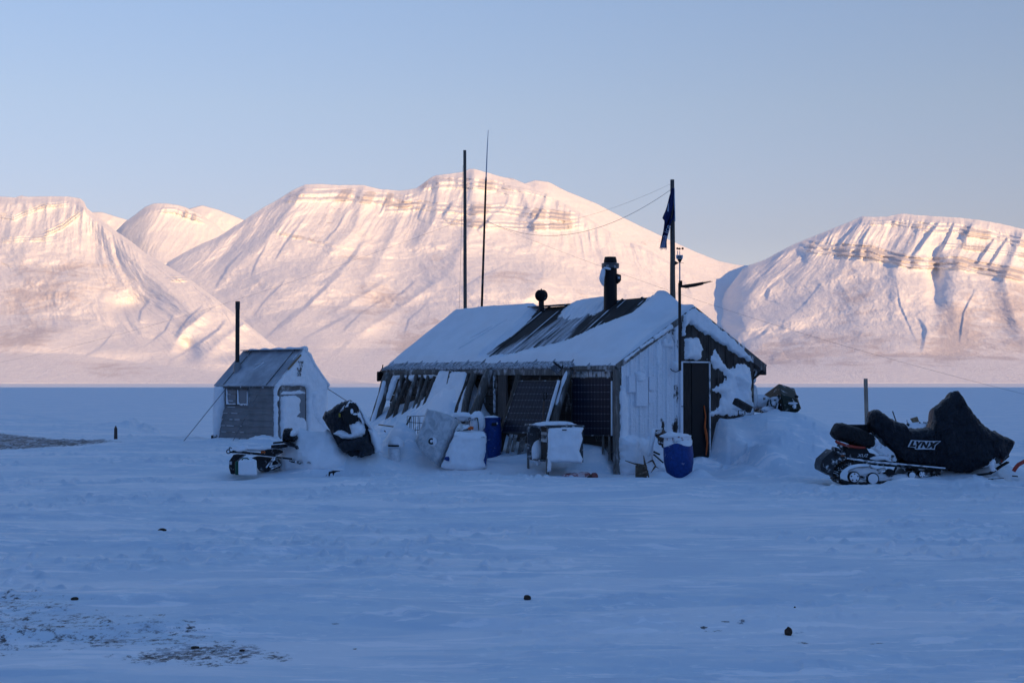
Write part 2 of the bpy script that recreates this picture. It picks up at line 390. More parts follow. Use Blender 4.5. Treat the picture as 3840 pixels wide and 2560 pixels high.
def build_ground():
    aw = np.concatenate([np.linspace(-180, -30, 76)[:-1], np.linspace(-30, -21.5, 120)[:-1], np.linspace(-21.5, 21.5, 1000), np.linspace(21.5, 30, 120)[1:], np.linspace(30, 180, 76)[1:]])
    rr = [2.5]
    while rr[-1] < 46: rr.append(rr[-1] * 1.0042)
    while rr[-1] < 140: rr.append(rr[-1] * 1.009)
    while rr[-1] < 9000: rr.append(rr[-1] * 1.08)
    rr = np.array(rr)
    A, Rr = np.meshgrid(R_(1) * aw, rr, indexing='ij')
    X = Rr * np.sin(A); Y = Rr * np.cos(A); Z = ground_z(X, Y)
    V = np.stack([X, Y, Z], -1).reshape(-1, 3)
    F = grid_faces(len(aw), len(rr), True)
    # gravel mask (bare stony ground), real distribution on the ground
    def strip(pts):
        P = [at(px, py, EYE * FPX / (py - HORIZON))[:2] for px, py in pts]; return poly_sd(X, Y, P)
    nearm = (np.hypot(X, Y) < 80) & (Y > 3) & (X < 0)
    g = np.zeros_like(X)
    sub = nearm
    def S(pts):
        P = [at(px, py, EYE * FPX / (py - HORIZON))[:2] for px, py in pts]; return poly_sd(X[sub], Y[sub], P)
    sd1 = S([(-300, 1605), (0, 1626), (140, 1637), (300, 1645), (400, 1658), (432, 1662), (330, 1669), (180, 1674), (0, 1680), (-300, 1690)])
    sd2 = S([(-300, 2215), (150, 2225), (330, 2290), (620, 2320), (800, 2350), (900, 2390), (700, 2400), (380, 2400), (200, 2415), (-300, 2430)])
    sd3 = S([(450, 2440), (640, 2405), (900, 2400), (1110, 2432), (1100, 2450), (760, 2470), (560, 2462)])
    gm = 1.5 * sst(-.9, .3, sd1) + .70 * sst(-.7, .25, sd2) + .72 * sst(-.25, .12, sd3)
    gm = np.maximum(gm, .42 * np.exp(-((X[sub] + 22) / 8) ** 2 - ((Y[sub] - 58) / 10) ** 2))
    g[sub] = gm
    for (px_, py_, rx_) in ((2680, 2338, .10), (2640, 2331, .05), (2720, 2318, .06), (2780, 2321, .04), (2985, 2342, .07), (3005, 2378, .10), (3300, 2379, .06), (3270, 2382, .03), (1260, 2312, .05), (1330, 2400, .03)):  # short thin dark marks drawn through the same mask
        q = at(px_, py_, EYE * FPX / (py_ - HORIZON)); g = np.maximum(g, 1.1 * gauss(X, Y, q[0], q[1], rx_, .05))
    # blood-stained snow in front of the hut
    q = at(2160, 1785, 26.3); bl = .9 * gauss(X, Y, q[0], q[1], .33, .16) 
    q = at(2250, 1790, 26.2); bl = bl + .45 * gauss(X, Y, q[0], q[1], .5, .16)
    q = at(2330, 1810, 26.0); bl = bl + .35 * gauss(X, Y, q[0], q[1], .9, .12)
    dist = np.hypot(X, Y)
    m = NT('snow_ground'); c = m.coord(); 
    a = m.noise(c, 1.1, 6, .6, .4); b = m.noise(c, 5.5, 5, .6); fn = m.noise(c, 40, 3, .7); big = m.noise(m.coord((1, 1.6, 1)), .28, 5, .55, .3)
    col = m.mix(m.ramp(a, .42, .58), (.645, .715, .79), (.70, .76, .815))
    col = m.mix(m.ramp(m.noise(m.coord((.25, 1, 1)), .75, 8, .6, .4), .52, .58, 0, .60), col, (.92, .88, .88))  # pale pink patches, streaks and flecks paint light on facing crust into the colour
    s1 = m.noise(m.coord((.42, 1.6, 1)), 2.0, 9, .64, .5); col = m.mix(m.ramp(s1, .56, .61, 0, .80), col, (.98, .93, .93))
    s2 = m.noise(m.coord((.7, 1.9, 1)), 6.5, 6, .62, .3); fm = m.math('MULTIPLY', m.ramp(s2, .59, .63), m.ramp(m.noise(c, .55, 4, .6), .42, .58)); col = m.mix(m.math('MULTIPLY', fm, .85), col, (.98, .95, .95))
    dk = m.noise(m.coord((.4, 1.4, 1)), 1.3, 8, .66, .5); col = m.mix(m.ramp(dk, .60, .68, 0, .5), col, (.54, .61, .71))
    crumbs = m.ramp(m.noise(c, 9, 5, .65), .60, .66, 0, .6); crumbs = m.math('MULTIPLY', crumbs, m.ramp(m.noise(c, .5, 3), .45, .6))
    col = m.mix(crumbs, col, (.93, .93, .94))
    gn = m.noise(m.coord((1, 1.2, 1)), 4.5, 10, .80); ga = m.attr('gravel')
    gm_ = m.ramp(m.math('ADD', gn, m.math('MULTIPLY', ga, .40)), .765, .81)
    gm_ = m.math('MULTIPLY', gm_, m.ramp(ga, .05, .25)); gm_ = m.math('MULTIPLY', gm_, m.ramp(m.math('ADD', m.noise(m.coord((1, .8, 1)), 17, 5, .75), m.math('MULTIPLY', m.math('MAXIMUM', m.math('SUBTRACT', ga, .8), 0.), .18)), .46, .56))
    gv = m.mix(m.ramp(m.noise(c, 22, 3), .4, .6), (.060, .050, .050), (.18, .15, .14)); gv = m.mix(m.ramp(m.noise(m.coord((1, .6, 1)), 3.0, 10, .85), .47, .57), gv, (.45, .47, .52))
    col = m.mix(gm_, col, gv)
    ba = m.attr('blood'); bn = m.noise(c, 14, 5, .7); bf = m.ramp(m.math('ADD', bn, m.math('MULTIPLY', ba, .35)), .62, .86, 0, .75); bf = m.math('MULTIPLY', bf, m.ramp(ba, .02, .3))
    col = m.mix(bf, col, (.36, .12, .13))
    nb = m.bump(fn, .25, .006); nb = m.bump(b, .35, .03, nb)
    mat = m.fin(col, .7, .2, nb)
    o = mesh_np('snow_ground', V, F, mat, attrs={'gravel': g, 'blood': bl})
    tag(o, kind='structure')
    return o
build_ground()

# ------------------------------------------------------------------ hill ridge behind the camera that shades the foreground
def build_shade_ridge():
    yb = -3000.0; reach = 1540.0
    Hh = (reach - yb) * math.tan(SUN_EL) / math.cos(SUN_AZ) + ICE
    xs = np.linspace(-14000, 16000, 240); vs = np.linspace(0, 1, 16)
    X, Vv = np.meshgrid(xs, vs, indexing='ij')
    prof = np.where(Vv < .5, Vv * 2, (1 - Vv) * 2)
    Yv = yb + 1900 * (.5 - Vv) * 2
    Z = Hh * prof + (120 * fbm(X / 900, Yv / 900, 4, 5)) * (np.sin(prof * np.pi)) + 4 * fbm(X / 700, Vv * 0, 2, 9) * prof - 3.4
    o = mesh_np('hills_behind', np.stack([X, Yv, Z], -1).reshape(-1, 3), grid_faces(240, 16), snow_mat('snow_hill', (.8, .82, .86), .01, .5, 20))
    tag(o, kind='structure')
build_shade_ridge()

# ------------------------------------------------------------------ mountains
def mountain_mat():
    m = NT('mountain_snow'); c = m.coord(kind='Object')
    rock = m.attr('rock'); thin = m.attr('thin')
    st = m.noise(m.coord((.022, .022, .13)), 1, 7, .75, .3)           # level strata
    st2 = m.noise(m.coord((.05, .03, .012)), 1, 6, .7, .4)            # streaks running down the fall line
    fn = m.noise(c, .035, 10, .78)
    rf = m.math('ADD', m.math('MULTIPLY', st, .45), m.math('ADD', m.math('MULTIPLY', st2, .3), m.math('MULTIPLY', fn, .45)))
    rm = m.ramp(m.math('ADD', rf, m.math('MULTIPLY', rock, .22)), .70, .80)
    rm = m.math('MULTIPLY', rm, m.ramp(rock, .03, .35, 0, .68))
    tn = m.noise(m.coord((.006, .006, .012)), 1, 12, .75, .6); tf = m.ramp(m.math('ADD', tn, m.math('MULTIPLY', thin, .26)), .56, .78, 0, .6)
    tf = m.math('MULTIPLY', tf, m.ramp(thin, 0, .4))
    snow = m.mix(m.ramp(fn, .3, .7), (.77, .77, .80), (.86, .86, .86))
    col = m.mix(tf, snow, (.50, .44, .45)); col = m.mix(rm, col, (.48, .44, .45))
    h = m.math('ADD', m.math('MULTIPLY', fn, .8), m.math('MULTIPLY', st2, .6))
    nb = m.bump(h, .55, 11.0)
    return m.fin(col, .8, .1, nb)
MM = mountain_mat()
FOOTZ = -3.0
def mountain(name, crest, Dc, Df, seed, ribs=(), scarps=(), cliffs=(), thin=(), bumps=(), wl=260., amp=62., slant=.3, nu=900, nv=330, wexp=1.35, foot_y=None, topn=1.6, hi=(.80, .97)):
    """crest = silhouette as (x, y) of the 2352-wide view; surface given as depth over (azimuth, height)"""
    k = 3840 / 2352.
    cx = np.array([c[0] for c in crest]) * k; cy = np.array([c[1] for c in crest]) * k
    px = np.linspace(cx[0], cx[-1], nu)
    py = np.interp(px, cx, cy) + topn * fbm(px / 38, px * 0 + .5, 4, seed, .6) * k
    if np.ndim(Dc) == 0: D0 = np.full(nu, float(Dc))
    else: D0 = np.interp(px, np.array([d[0] for d in Dc]) * k, [d[1] for d in Dc])
    if np.ndim(Df) == 0: D1 = np.full(nu, float(Df))
    else: D1 = np.interp(px, np.array([d[0] for d in Df]) * k, [d[1] for d in Df])
    ks = np.exp(-np.linspace(-2.5, 2.5, 161) ** 2); ks /= ks.sum()
    D0 = np.convolve(np.pad(D0, 80, mode='edge'), ks, mode='valid'); D1 = np.convolve(np.pad(D1, 80, mode='edge'), ks, mode='valid')
    zc = EYE + D0 * (HORIZON - py) / FPX * 1.0
    w = np.concatenate([np.linspace(-.02, 1, nv), [1.0]])
    U, Wv = np.meshgrid(np.arange(nu), w, indexing='ij')
    PX = px[U]; ZC = zc[U]; D0u = D0[U]; D1u = D1[U]
    Z = FOOTZ + (ZC - FOOTZ) * Wv
    wc = np.clip(Wv, 0, 1)
    lat = (PX - W0 / 2) / FPX * 7500.      # lateral metres at a nominal distance
    # base profile: gentle fans below, steeper above
    kk = np.exp(-np.linspace(-2.5, 2.5, 121) ** 2); kk /= kk.sum(); ZS = np.convolve(np.pad(zc, 60, mode='edge'), kk, mode='valid')
    wc = np.clip((Z - FOOTZ) / (ZS[U] * 1.03 - FOOTZ), 0, 1)
    g = .25 * wc + .75 * (np.interp(wc, [0, .12, .3, .55, .8, 1], [0, .28, .54, .77, .92, 1.0]))
    D = D1u + (D0u - D1u) * g
    # screen height of this point in the 2352-wide view, for authored features
    PYs = (HORIZON - (Z - EYE) / D * FPX) / k; PXs = PX / k
    fade = sst(0.02, .26, wc) * (sst(1.0, .95, Wv) * .7 + .3)
    # ribs and gullies down the fall line
    warp = 90 * fbm(lat / 700, Z / 420, 3, seed + 1)
    sl_ = slant if np.ndim(slant) == 0 else np.interp(PXs, [q[0] for q in slant], [q[1] for q in slant])
    uu = lat - sl_ * Z + warp
    r1 = ridged(uu / (wl * 2.6), Z / 1500, 2, seed + 2)
    r2 = ridged(uu / wl, Z / 900, 3, seed + 3, .55)
    r3 = ridged(uu / (wl * .36), Z / 420, 3, seed + 4, .55)
    up_ = sst(hi[0] - .25, hi[0], wc) * (1 - .4 * sst(hi[1], 1, wc)); low = 1 - up_
    rel = amp * .6 * r1 * (.4 + .6 * up_) + amp * .50 * r2 * (.07 + 1.0 * up_) + amp * .22 * r3 * (.015 + 1.0 * up_)
    rel += amp * 1.3 * fbm(lat / 800, Z / 260, 5, seed + 6, .55) * low
    rel += amp * .30 * fbm(uu / 110, Z / 60 , 4, seed + 7, .6) * (.35 + .4 * up_)
    rel += amp * .40 * ridged(uu / 230, (Z + .4 * lat) / 150, 4, seed + 8, .55) * low * sst(.12, .3, wc)
    rock = np.zeros_like(D); th = np.zeros_like(D)
    # cliff bands: steep face = depth held back then released
    for (pts, h, depth, rk) in cliffs:   # pts polyline (x,y) of the band centre in the 2352 view, h its height there
        xs_ = [p[0] for p in pts]; yc = np.interp(PXs, xs_, [p[1] for p in pts]) + 3.0 * fbm(lat / 120, Z * 0, 3, seed + 9)
        en = sst(xs_[0] - 6, xs_[0] + 25, PXs) * sst(xs_[-1] + 6, xs_[-1] - 25, PXs)
        q = (yc - PYs) / h                                 # -1 below .. +1 above
        band = sst(-1.05, -.75, q) * sst(1.25, .8, q)
        but = .45 + .55 * sst(-.15, .35, pn(uu / (wl * .42), Z / 600, seed + 10))
        rel += .40 * en * depth * (np.exp(-((q + .2) / .8) ** 2) * but)
        rel += .55 * en * depth * .22 * np.sin(q * 7 + 2 * fbm(lat / 200, Z / 80, 2, seed + 12)) * band
        rock += en * band * rk * but
    for (pts, wpx, depth, asym) in ribs:     # authored spurs: polyline, half width (2352 px), push towards the viewer
        P = np.array(pts, float); best = np.full(D.shape, 1e9); side = np.zeros_like(D); tt = np.zeros_like(D)
        for i in range(len(P) - 1):
            ex, ey = P[i + 1] - P[i]; L = math.hypot(ex, ey)
            qx, qy = PXs - P[i, 0], PYs - P[i, 1]; tpar = np.clip((qx * ex + qy * ey) / L ** 2, 0, 1)
            dd = np.hypot(qx - tpar * ex, qy - tpar * ey); sg = np.sign(ex * qy - ey * qx)
            better = dd < best; best = np.where(better, dd, best); side = np.where(better, sg, side)
            tt = np.where(better, (i + tpar) / (len(P) - 1), tt)
        wl_ = wpx * (asym + (1 - asym) * (.5 - .5 * np.tanh(side * best / (.35 * wpx)))) * (.7 + .6 * tt) * (1 + .25 * fbm(lat / 150, Z / 90, 2, seed + 20))
        rel += .27 * depth * np.exp(-(best / wl_) ** 1.5) * sst(1.02, .55, tt)
    for (pts, wL, wR, depth) in scarps:       # lee-side steps: steep on the left, easing away to the right
        P = np.array(pts, float); best = np.full(D.shape, 1e9); sdr = np.zeros_like(D); tt = np.zeros_like(D); m_ = len(P) - 1
        for i in range(m_):
            ex, ey = P[i + 1] - P[i]; L = math.hypot(ex, ey); qx, qy = PXs - P[i, 0], PYs - P[i, 1]; tp = np.clip((qx * ex + qy * ey) / L ** 2, 0, 1)
            dd = np.hypot(qx - tp * ex, qy - tp * ey); better = dd < best; best = np.where(better, dd, best)
            sdr = np.where(better, -np.sign(ex * qy - ey * qx) * dd, sdr); tt = np.where(better, (i + tp) / m_, tt)
        sdr = sdr + 2.0 * fbm(lat / 90, Z / 60, 3, seed + 31)
        rel += depth * sst(-wL, wL * .2, sdr) * np.exp(-(np.maximum(sdr, 0) / wR) ** 1.3) * np.sin(np.clip(tt, 0, 1) * np.pi) ** .7
    for (x0, y0, rx, ry, dep) in bumps:
        rel += dep * np.exp(-((PXs - x0) / rx) ** 2 - ((PYs - y0) / ry) ** 2)
    for (x0, y0, rx, ry, a_) in thin:
        th += a_ * np.exp(-((PXs - x0) / rx) ** 2 - ((PYs - y0) / ry) ** 2)
    D = D - rel * fade
    # the height each sight line needs is kept, so the slope keeps its place
    Zn = EYE + (Z - EYE) * (D / (D1u + (D0u - D1u) * g)) * 1.0
    Z = Zn
    # clear back side
    last = -1
    D[:, last] = D0 + 900; Z[:, last] = Z[:, last - 1] * .55
    AX = (PX - W0 / 2) / FPX
    X = AX * D; Yw = D
    o = mesh_np(name, np.stack([X, Yw, Z], -1).reshape(-1, 3), grid_faces(nu, len(w), False), MM,
                attrs={'rock': np.clip(rock, 0, 1.2), 'thin': np.clip(th, 0, 1.2)})
    tag(o, kind='structure')
    return o
M1 = [(330, 700), (365, 612), (450, 566), (500, 545), (555, 510), (600, 480), (645, 455), (670, 438), (700, 424), (740, 424), (780, 427), (835, 426), (870, 436), (925, 440), (955, 436), (975, 420), (990, 408), (1000, 403),
      (1040, 400), (1065, 396), (1078, 388), (1088, 387), (1110, 395), (1150, 407), (1185, 417), (1215, 428), (1240, 432), (1290, 452), (1310, 470), (1360, 500), (1400, 525), (1470, 560), (1540, 600), (1620, 640), (1700, 690), (1800, 760), (1900, 830), (1960, 878)]
mountain('mountain_middle', M1, [(330, 7700), (700, 8400), (1100, 8700), (1400, 8500), (1960, 8250)], [(330, 5000), (1200, 5000), (1960, 5450)], 101,
    scarps=[([(845, 545), (800, 605), (725, 668)], 9, 60, 55), ([(790, 625), (765, 645), (700, 710), (612, 778)], 9, 50, 60), ([(810, 722), (745, 755), (690, 785)], 7, 45, 45), ([(812, 780), (785, 805), (750, 828)], 9, 40, 50),
            ([(905, 795), (870, 812), (830, 822)], 12, 40, 55), ([(560, 575), (520, 620), (492, 668)], 6, 40, 40), ([(620, 550), (590, 600), (575, 640)], 5, 35, 30), ([(700, 500), (655, 560), (630, 600)], 5, 35, 35), ([(800, 480), (770, 530), (740, 560)], 5, 30, 35),
            ([(890, 455), (880, 475), (870, 495)], 5, 30, 45), ([(1045, 460), (1030, 480), (1015, 500)], 6, 30, 60), ([(1135, 490), (1120, 510), (1095, 530)], 6, 30, 55), ([(1250, 470), (1235, 500), (1215, 520)], 6, 35, 60), ([(980, 465), (965, 490), (960, 505)], 5, 30, 45),
            ([(1175, 605), (1100, 640), (1060, 665)], 6, 60, 30), ([(880, 690), (830, 720), (780, 770)], 5, 40, 30), ([(700, 700), (650, 740), (600, 790)], 5, 40, 30), ([(990, 690), (940, 735), (930, 770)], 5, 40, 30), ([(960, 640), (935, 665), (900, 690)], 5, 40, 30), ([(660, 640), (610, 690), (580, 730)], 4, 35, 26)],
    cliffs=[([(640, 452), (700, 446), (800, 448), (870, 455), (930, 462), (960, 452)], 16, 130, .9), ([(940, 425), (1000, 418), (1060, 420), (1130, 425), (1185, 440)], 13, 120, 1.0),
            ([(880, 478), (960, 470), (1060, 482), (1150, 480), (1250, 492), (1330, 500)], 12, 110, .75), ([(1000, 505), (1080, 512), (1180, 517), (1280, 520), (1340, 512)], 9, 90, .7),
            ([(620, 530), (760, 562), (830, 575)], 4, 40, .5), ([(640, 500), (1000, 510), (1340, 520)], 55, 0, .42), ([(560, 640), (900, 600)], 30, 0, .2), ([(1150, 425), (1220, 438), (1290, 455)], 7, 60, .6)],
    ribs=[([(700, 426), (640, 520), (560, 600), (480, 660)], 40, 260, .6), ([(835, 430), (820, 520), (700, 640), (600, 720)], 34, 230, .55), ([(930, 445), (905, 540), (850, 640), (780, 740)], 30, 200, .6),
          ([(1010, 405), (1000, 500), (960, 560), (900, 600)], 26, 190, .55), ([(1090, 390), (1095, 500), (1040, 620), (960, 700)], 34, 230, .5), ([(1200, 425), (1230, 520), (1215, 600)], 34, 210, .6), ([(1320, 470), (1400, 560), (1430, 660), (1480, 760)], 50, 330, .7),
          ([(880, 650), (800, 700), (690, 760)], 16, 120, .5), ([(1000, 650), (930, 700), (840, 760), (760, 800)], 18, 150, .5), ([(1480, 560), (1600, 640), (1700, 740)], 40, 260, .8), ([(1250, 640), (1180, 720), (1120, 800)], 40, 170, .7)],
    bumps=[(740, 800, 60, 22, 160), (900, 830, 80, 18, 130), (1150, 660, 140, 40, 150), (620, 640, 60, 26, 120), (830, 740, 50, 25, 140), (1680, 800, 60, 20, 140), (1560, 760, 60, 30, 120)],
    thin=[(880, 690, 60, 45, .9), (1000, 600, 40, 30, .4), (1050, 780, 120, 50, .8), (950, 800, 100, 35, .7), (760, 700, 60, 40, .5), (1170, 640, 80, 25, .6), (1300, 700, 100, 60, .4), (820, 570, 60, 60, .4)], slant=[(400, .9), (700, .75), (850, .55), (1000, .25), (1250, .15), (1500, -.6), (1900, -1.2)])
M1b = [(1120, 500), (1150, 405), (1175, 408), (1205, 424), (1230, 414), (1260, 418), (1300, 440), (1330, 452), (1370, 468), (1410, 490), (1450, 510), (1500, 534), (1560, 562), (1600, 580), (1650, 600), (1690, 609), (1720, 611), (1760, 618), (1850, 640), (1950, 700)]
mountain('mountain_ridge', M1b, 8650, 5600, 211, wl=300, amp=20, nu=500, nv=200, ribs=[([(1240, 420), (1400, 560), (1500, 640)], 40, 150, .8)], thin=[(1500, 560, 90, 20, .4)], topn=.8, slant=-.8)
M2 = [(1540, 880), (1560, 820), (1590, 762), (1613, 724), (1656, 688), (1672, 664), (1692, 638), (1707, 617), (1722, 609), (1760, 597), (1790, 580), (1830, 560), (1880, 540), (1930, 520), (1960, 508), (1983, 497), (2010, 499), (2040, 499), (2075, 491), (2110, 495), (2150, 498),
      (2200, 500), (2250, 506), (2300, 514), (2352, 527), (2450, 560), (2600, 610), (2750, 700)]
mountain('mountain_right', M2, [(1540, 8100), (1760, 8100), (1950, 8100), (2352, 7900), (2750, 7600)], [(1540, 5400), (2750, 5200)], 303,
    scarps=[([(1975, 512), (1945, 545), (1922, 575)], 7, 35, 60), ([(2005, 515), (1990, 540), (1975, 560)], 5, 30, 35), ([(2165, 505), (2130, 550), (2092, 598)], 9, 40, 85), ([(2200, 505), (2175, 560), (2148, 600)], 7, 35, 70), ([(2290, 545), (2265, 580), (2245, 610)], 6, 30, 60), ([(2320, 545), (2295, 580), (2272, 615)], 6, 30, 60),
            ([(2105, 720), (2130, 755), (2118, 812)], 9, 40, 50), ([(1800, 640), (1770, 665), (1762, 690)], 8, 35, 45), ([(1735, 620), (1690, 660), (1655, 690)], 10, 60, 50), ([(1730, 690), (1690, 715), (1640, 745)], 7, 45, 45), ([(1770, 755), (1740, 778), (1705, 790)], 7, 40, 50), ([(1800, 810), (1780, 822), (1770, 835)], 12, 25, 40),
            ([(2245, 660), (2215, 720), (2205, 790)], 5, 50, 30), ([(2060, 640), (2070, 700), (2110, 790)], 5, 50, 25), ([(1890, 650), (1850, 700), (1800, 740)], 5, 40, 22), ([(1875, 560), (1860, 580), (1850, 600)], 5, 25, 35), ([(2240, 510), (2225, 535), (2210, 550)], 5, 25, 50)],
    cliffs=[([(1830, 562), (1920, 572), (2000, 578), (2060, 595), (2120, 606), (2200, 604), (2300, 622), (2420, 645), (2600, 680)], 15, 150, 1.1), ([(1900, 585), (2000, 590), (2100, 602)], 6, 50, .5),
            ([(2100, 520), (2200, 525), (2300, 545), (2420, 570), (2600, 620)], 12, 110, .75), ([(2160, 560), (2250, 570), (2352, 585), (2450, 600)], 7, 60, .55), ([(1985, 510), (2060, 508), (2140, 520)], 8, 70, .5), ([(1900, 550), (2100, 560), (2420, 600)], 45, 0, .40)],
    ribs=[([(2000, 500), (1975, 590), (1900, 660), (1800, 740)], 34, 150, .6), ([(2150, 498), (2100, 560), (2060, 620), (2060, 720), (2110, 800)], 30, 150, .5), ([(2245, 506), (2205, 590), (2190, 700), (2240, 800)], 36, 170, .5),
          ([(2352, 540), (2310, 640), (2340, 760), (2400, 830)], 36, 260, .5), ([(1900, 540), (1850, 610), (1780, 660)], 30, 170, .6), ([(1800, 580), (1740, 660), (1690, 720)], 28, 200, .6), ([(2060, 640), (1980, 700), (1940, 760)], 50, 160, .8), ([(2480, 580), (2470, 700), (2520, 800)], 40, 250, .5)],
    bumps=[(1790, 735, 60, 22, 130), (1900, 830, 120, 16, 80), (1700, 745, 50, 20, 150), (2150, 640, 16, 60, -160), (2080, 800, 120, 20, 60)],
    thin=[(2200, 750, 55, 75, 1.1), (2330, 720, 60, 100, 1.0), (1960, 680, 55, 60, .8), (1880, 800, 160, 40, .6), (2100, 810, 200, 40, .5), (1790, 820, 80, 30, .5)], slant=[(1600, 1.1), (1900, .8), (2050, .4), (2200, .25), (2400, .1)])
M3 = [(-420, 560), (-300, 500), (-180, 470), (-100, 452), (0, 452), (30, 455), (45, 450), (60, 453), (100, 452), (150, 452), (182, 455), (190, 462), (196, 478), (210, 490), (240, 512), (262, 530), (300, 556), (335, 585), (370, 603), (440, 645), (500, 690), (560, 738), (620, 786), (680, 826), (750, 858), (800, 874), (900, 884)]
mountain('mountain_left', M3, [(-420, 6800), (200, 6500), (500, 5600), (900, 4900)], [(-420, 4500), (900, 4600)], 407,
    scarps=[([(520, 735), (500, 760), (455, 792), (385, 835)], 7, 40, 50), ([(345, 690), (325, 715), (320, 740)], 6, 35, 40), ([(470, 700), (430, 735), (405, 770)], 5, 40, 30), ([(400, 720), (380, 760), (330, 800)], 4, 40, 20), ([(265, 760), (230, 800), (180, 830)], 4, 60, 20)],
    cliffs=[([(90, 540), (140, 520), (190, 482)], 7, 80, .9), ([(-100, 480), (30, 500), (100, 470), (160, 468)], 6, 60, .6), ([(-200, 560), (60, 548), (130, 545)], 6, 50, .5), ([(380, 640), (440, 640), (520, 665)], 6, 50, .35)],
    ribs=[([(196, 480), (260, 560), (360, 640), (470, 740), (560, 800)], 42, 260, .7), ([(320, 740), (270, 690), (180, 640), (60, 610)], 40, 150, .8), ([(470, 720), (420, 760), (380, 830)], 18, 130, .5), ([(40, 620), (200, 690), (330, 780)], 50, 180, .7), ([(-60, 470), (60, 560), (120, 640)], 60, 170, .7), ([(560, 745), (500, 790), (430, 850)], 20, 110, .5)],
    bumps=[(300, 700, 50, 24, -150), (250, 810, 90, 20, 90), (80, 790, 120, 30, 110), (430, 800, 24, 26, -120), (560, 830, 60, 14, 80)],
    thin=[(80, 680, 120, 50, .9), (60, 780, 110, 40, .9), (150, 610, 120, 30, .5), (250, 850, 160, 20, .5), (450, 750, 60, 30, .5), (280, 660, 60, 40, .5)], slant=[(-200, .1), (100, 0), (200, -.3), (330, -1.1), (600, -1.3)], wl=300, amp=60, topn=1.2)
M4 = [(225, 620), (262, 532), (285, 510), (310, 492), (332, 475), (352, 467), (380, 468), (405, 471), (425, 477), (455, 492), (490, 515), (530, 545), (580, 575), (660, 620)]
mountain('mountain_far', M4, 11500, 8200, 509, cliffs=[([(360, 482), (400, 480), (440, 495), (475, 510)], 9, 170, .9)], ribs=[([(360, 470), (330, 540), (330, 580)], 60, 260, .9)], wl=110, amp=26, nu=420, nv=220, topn=.8)
M5 = [(120, 620), (190, 486), (232, 487), (262, 497), (292, 506), (340, 520), (400, 500), (430, 480), (462, 471), (500, 482), (550, 502), (600, 522), (700, 570)]
mountain('mountain_distant', M5, 15500, 12500, 611, wl=300, amp=60, nu=380, nv=160, topn=.5)
# ------------------------------------------------------------------ shared materials
SNOW = snow_mat('snow_packed', (.80, .82, .86), 6, .35, .03)
SNOWS = snow_mat('snow_smooth', (.80, .82, .86), 2.2, .25, .04, .12)
RIME = snow_mat('rime', (.74, .77, .83), 34, .7, .02, .5)
BLACK = frosted('black_plastic', (.011, .012, .016), .10, .5, .25, 12)
BLACKF = frosted('black_frosted_metal', (.012, .012, .016), .35, .55, .2, 9)
STEEL = frosted('dark_painted_steel', (.009, .010, .013), .10, .5, .18, 6)
DARKWOOD = wood('dark_wood', (.045, .038, .035), (.018, .016, .016), .08)
LOGWOOD = wood('driftwood_log', (.17, .15, .135), (.075, .066, .06), .20, (1, 1, .06), 1.5)
GREYWOOD = wood('grey_wood', (.20, .18, .165), (.10, .09, .085), .24, (1, 1, .08), 1.5)
POLEWOOD = wood('pole_wood', (.15, .125, .11), (.07, .06, .055), .05, (1, 1, .03))
TANWOOD = wood('tan_wood', (.30, .21, .13), (.17, .12, .08), .12)
BLUE = frosted('blue_plastic', (.006, .048, .23), .05, .45, .25, 7)
BLUEF = frosted('blue_plastic_frosted', (.010, .035, .26), .22, .42, .45, 5, stretch=(1, 1, .5))
GREEN = frosted('dark_green_plastic', (.006, .022, .018), .14, .55, .12, 8)
ORANGE = frosted('orange_plastic', (.60, .11, .02), .08, .5, .3, 8)
RED = frosted('red_plastic', (.42, .045, .025), .08, .45, .35, 8)
BONE = wood('antler_bone', (.22, .16, .115), (.10, .07, .05), .12, (1, 1, .4))
WIRE = NT('wire_dark').fin((.12, .12, .13), .5, .3)

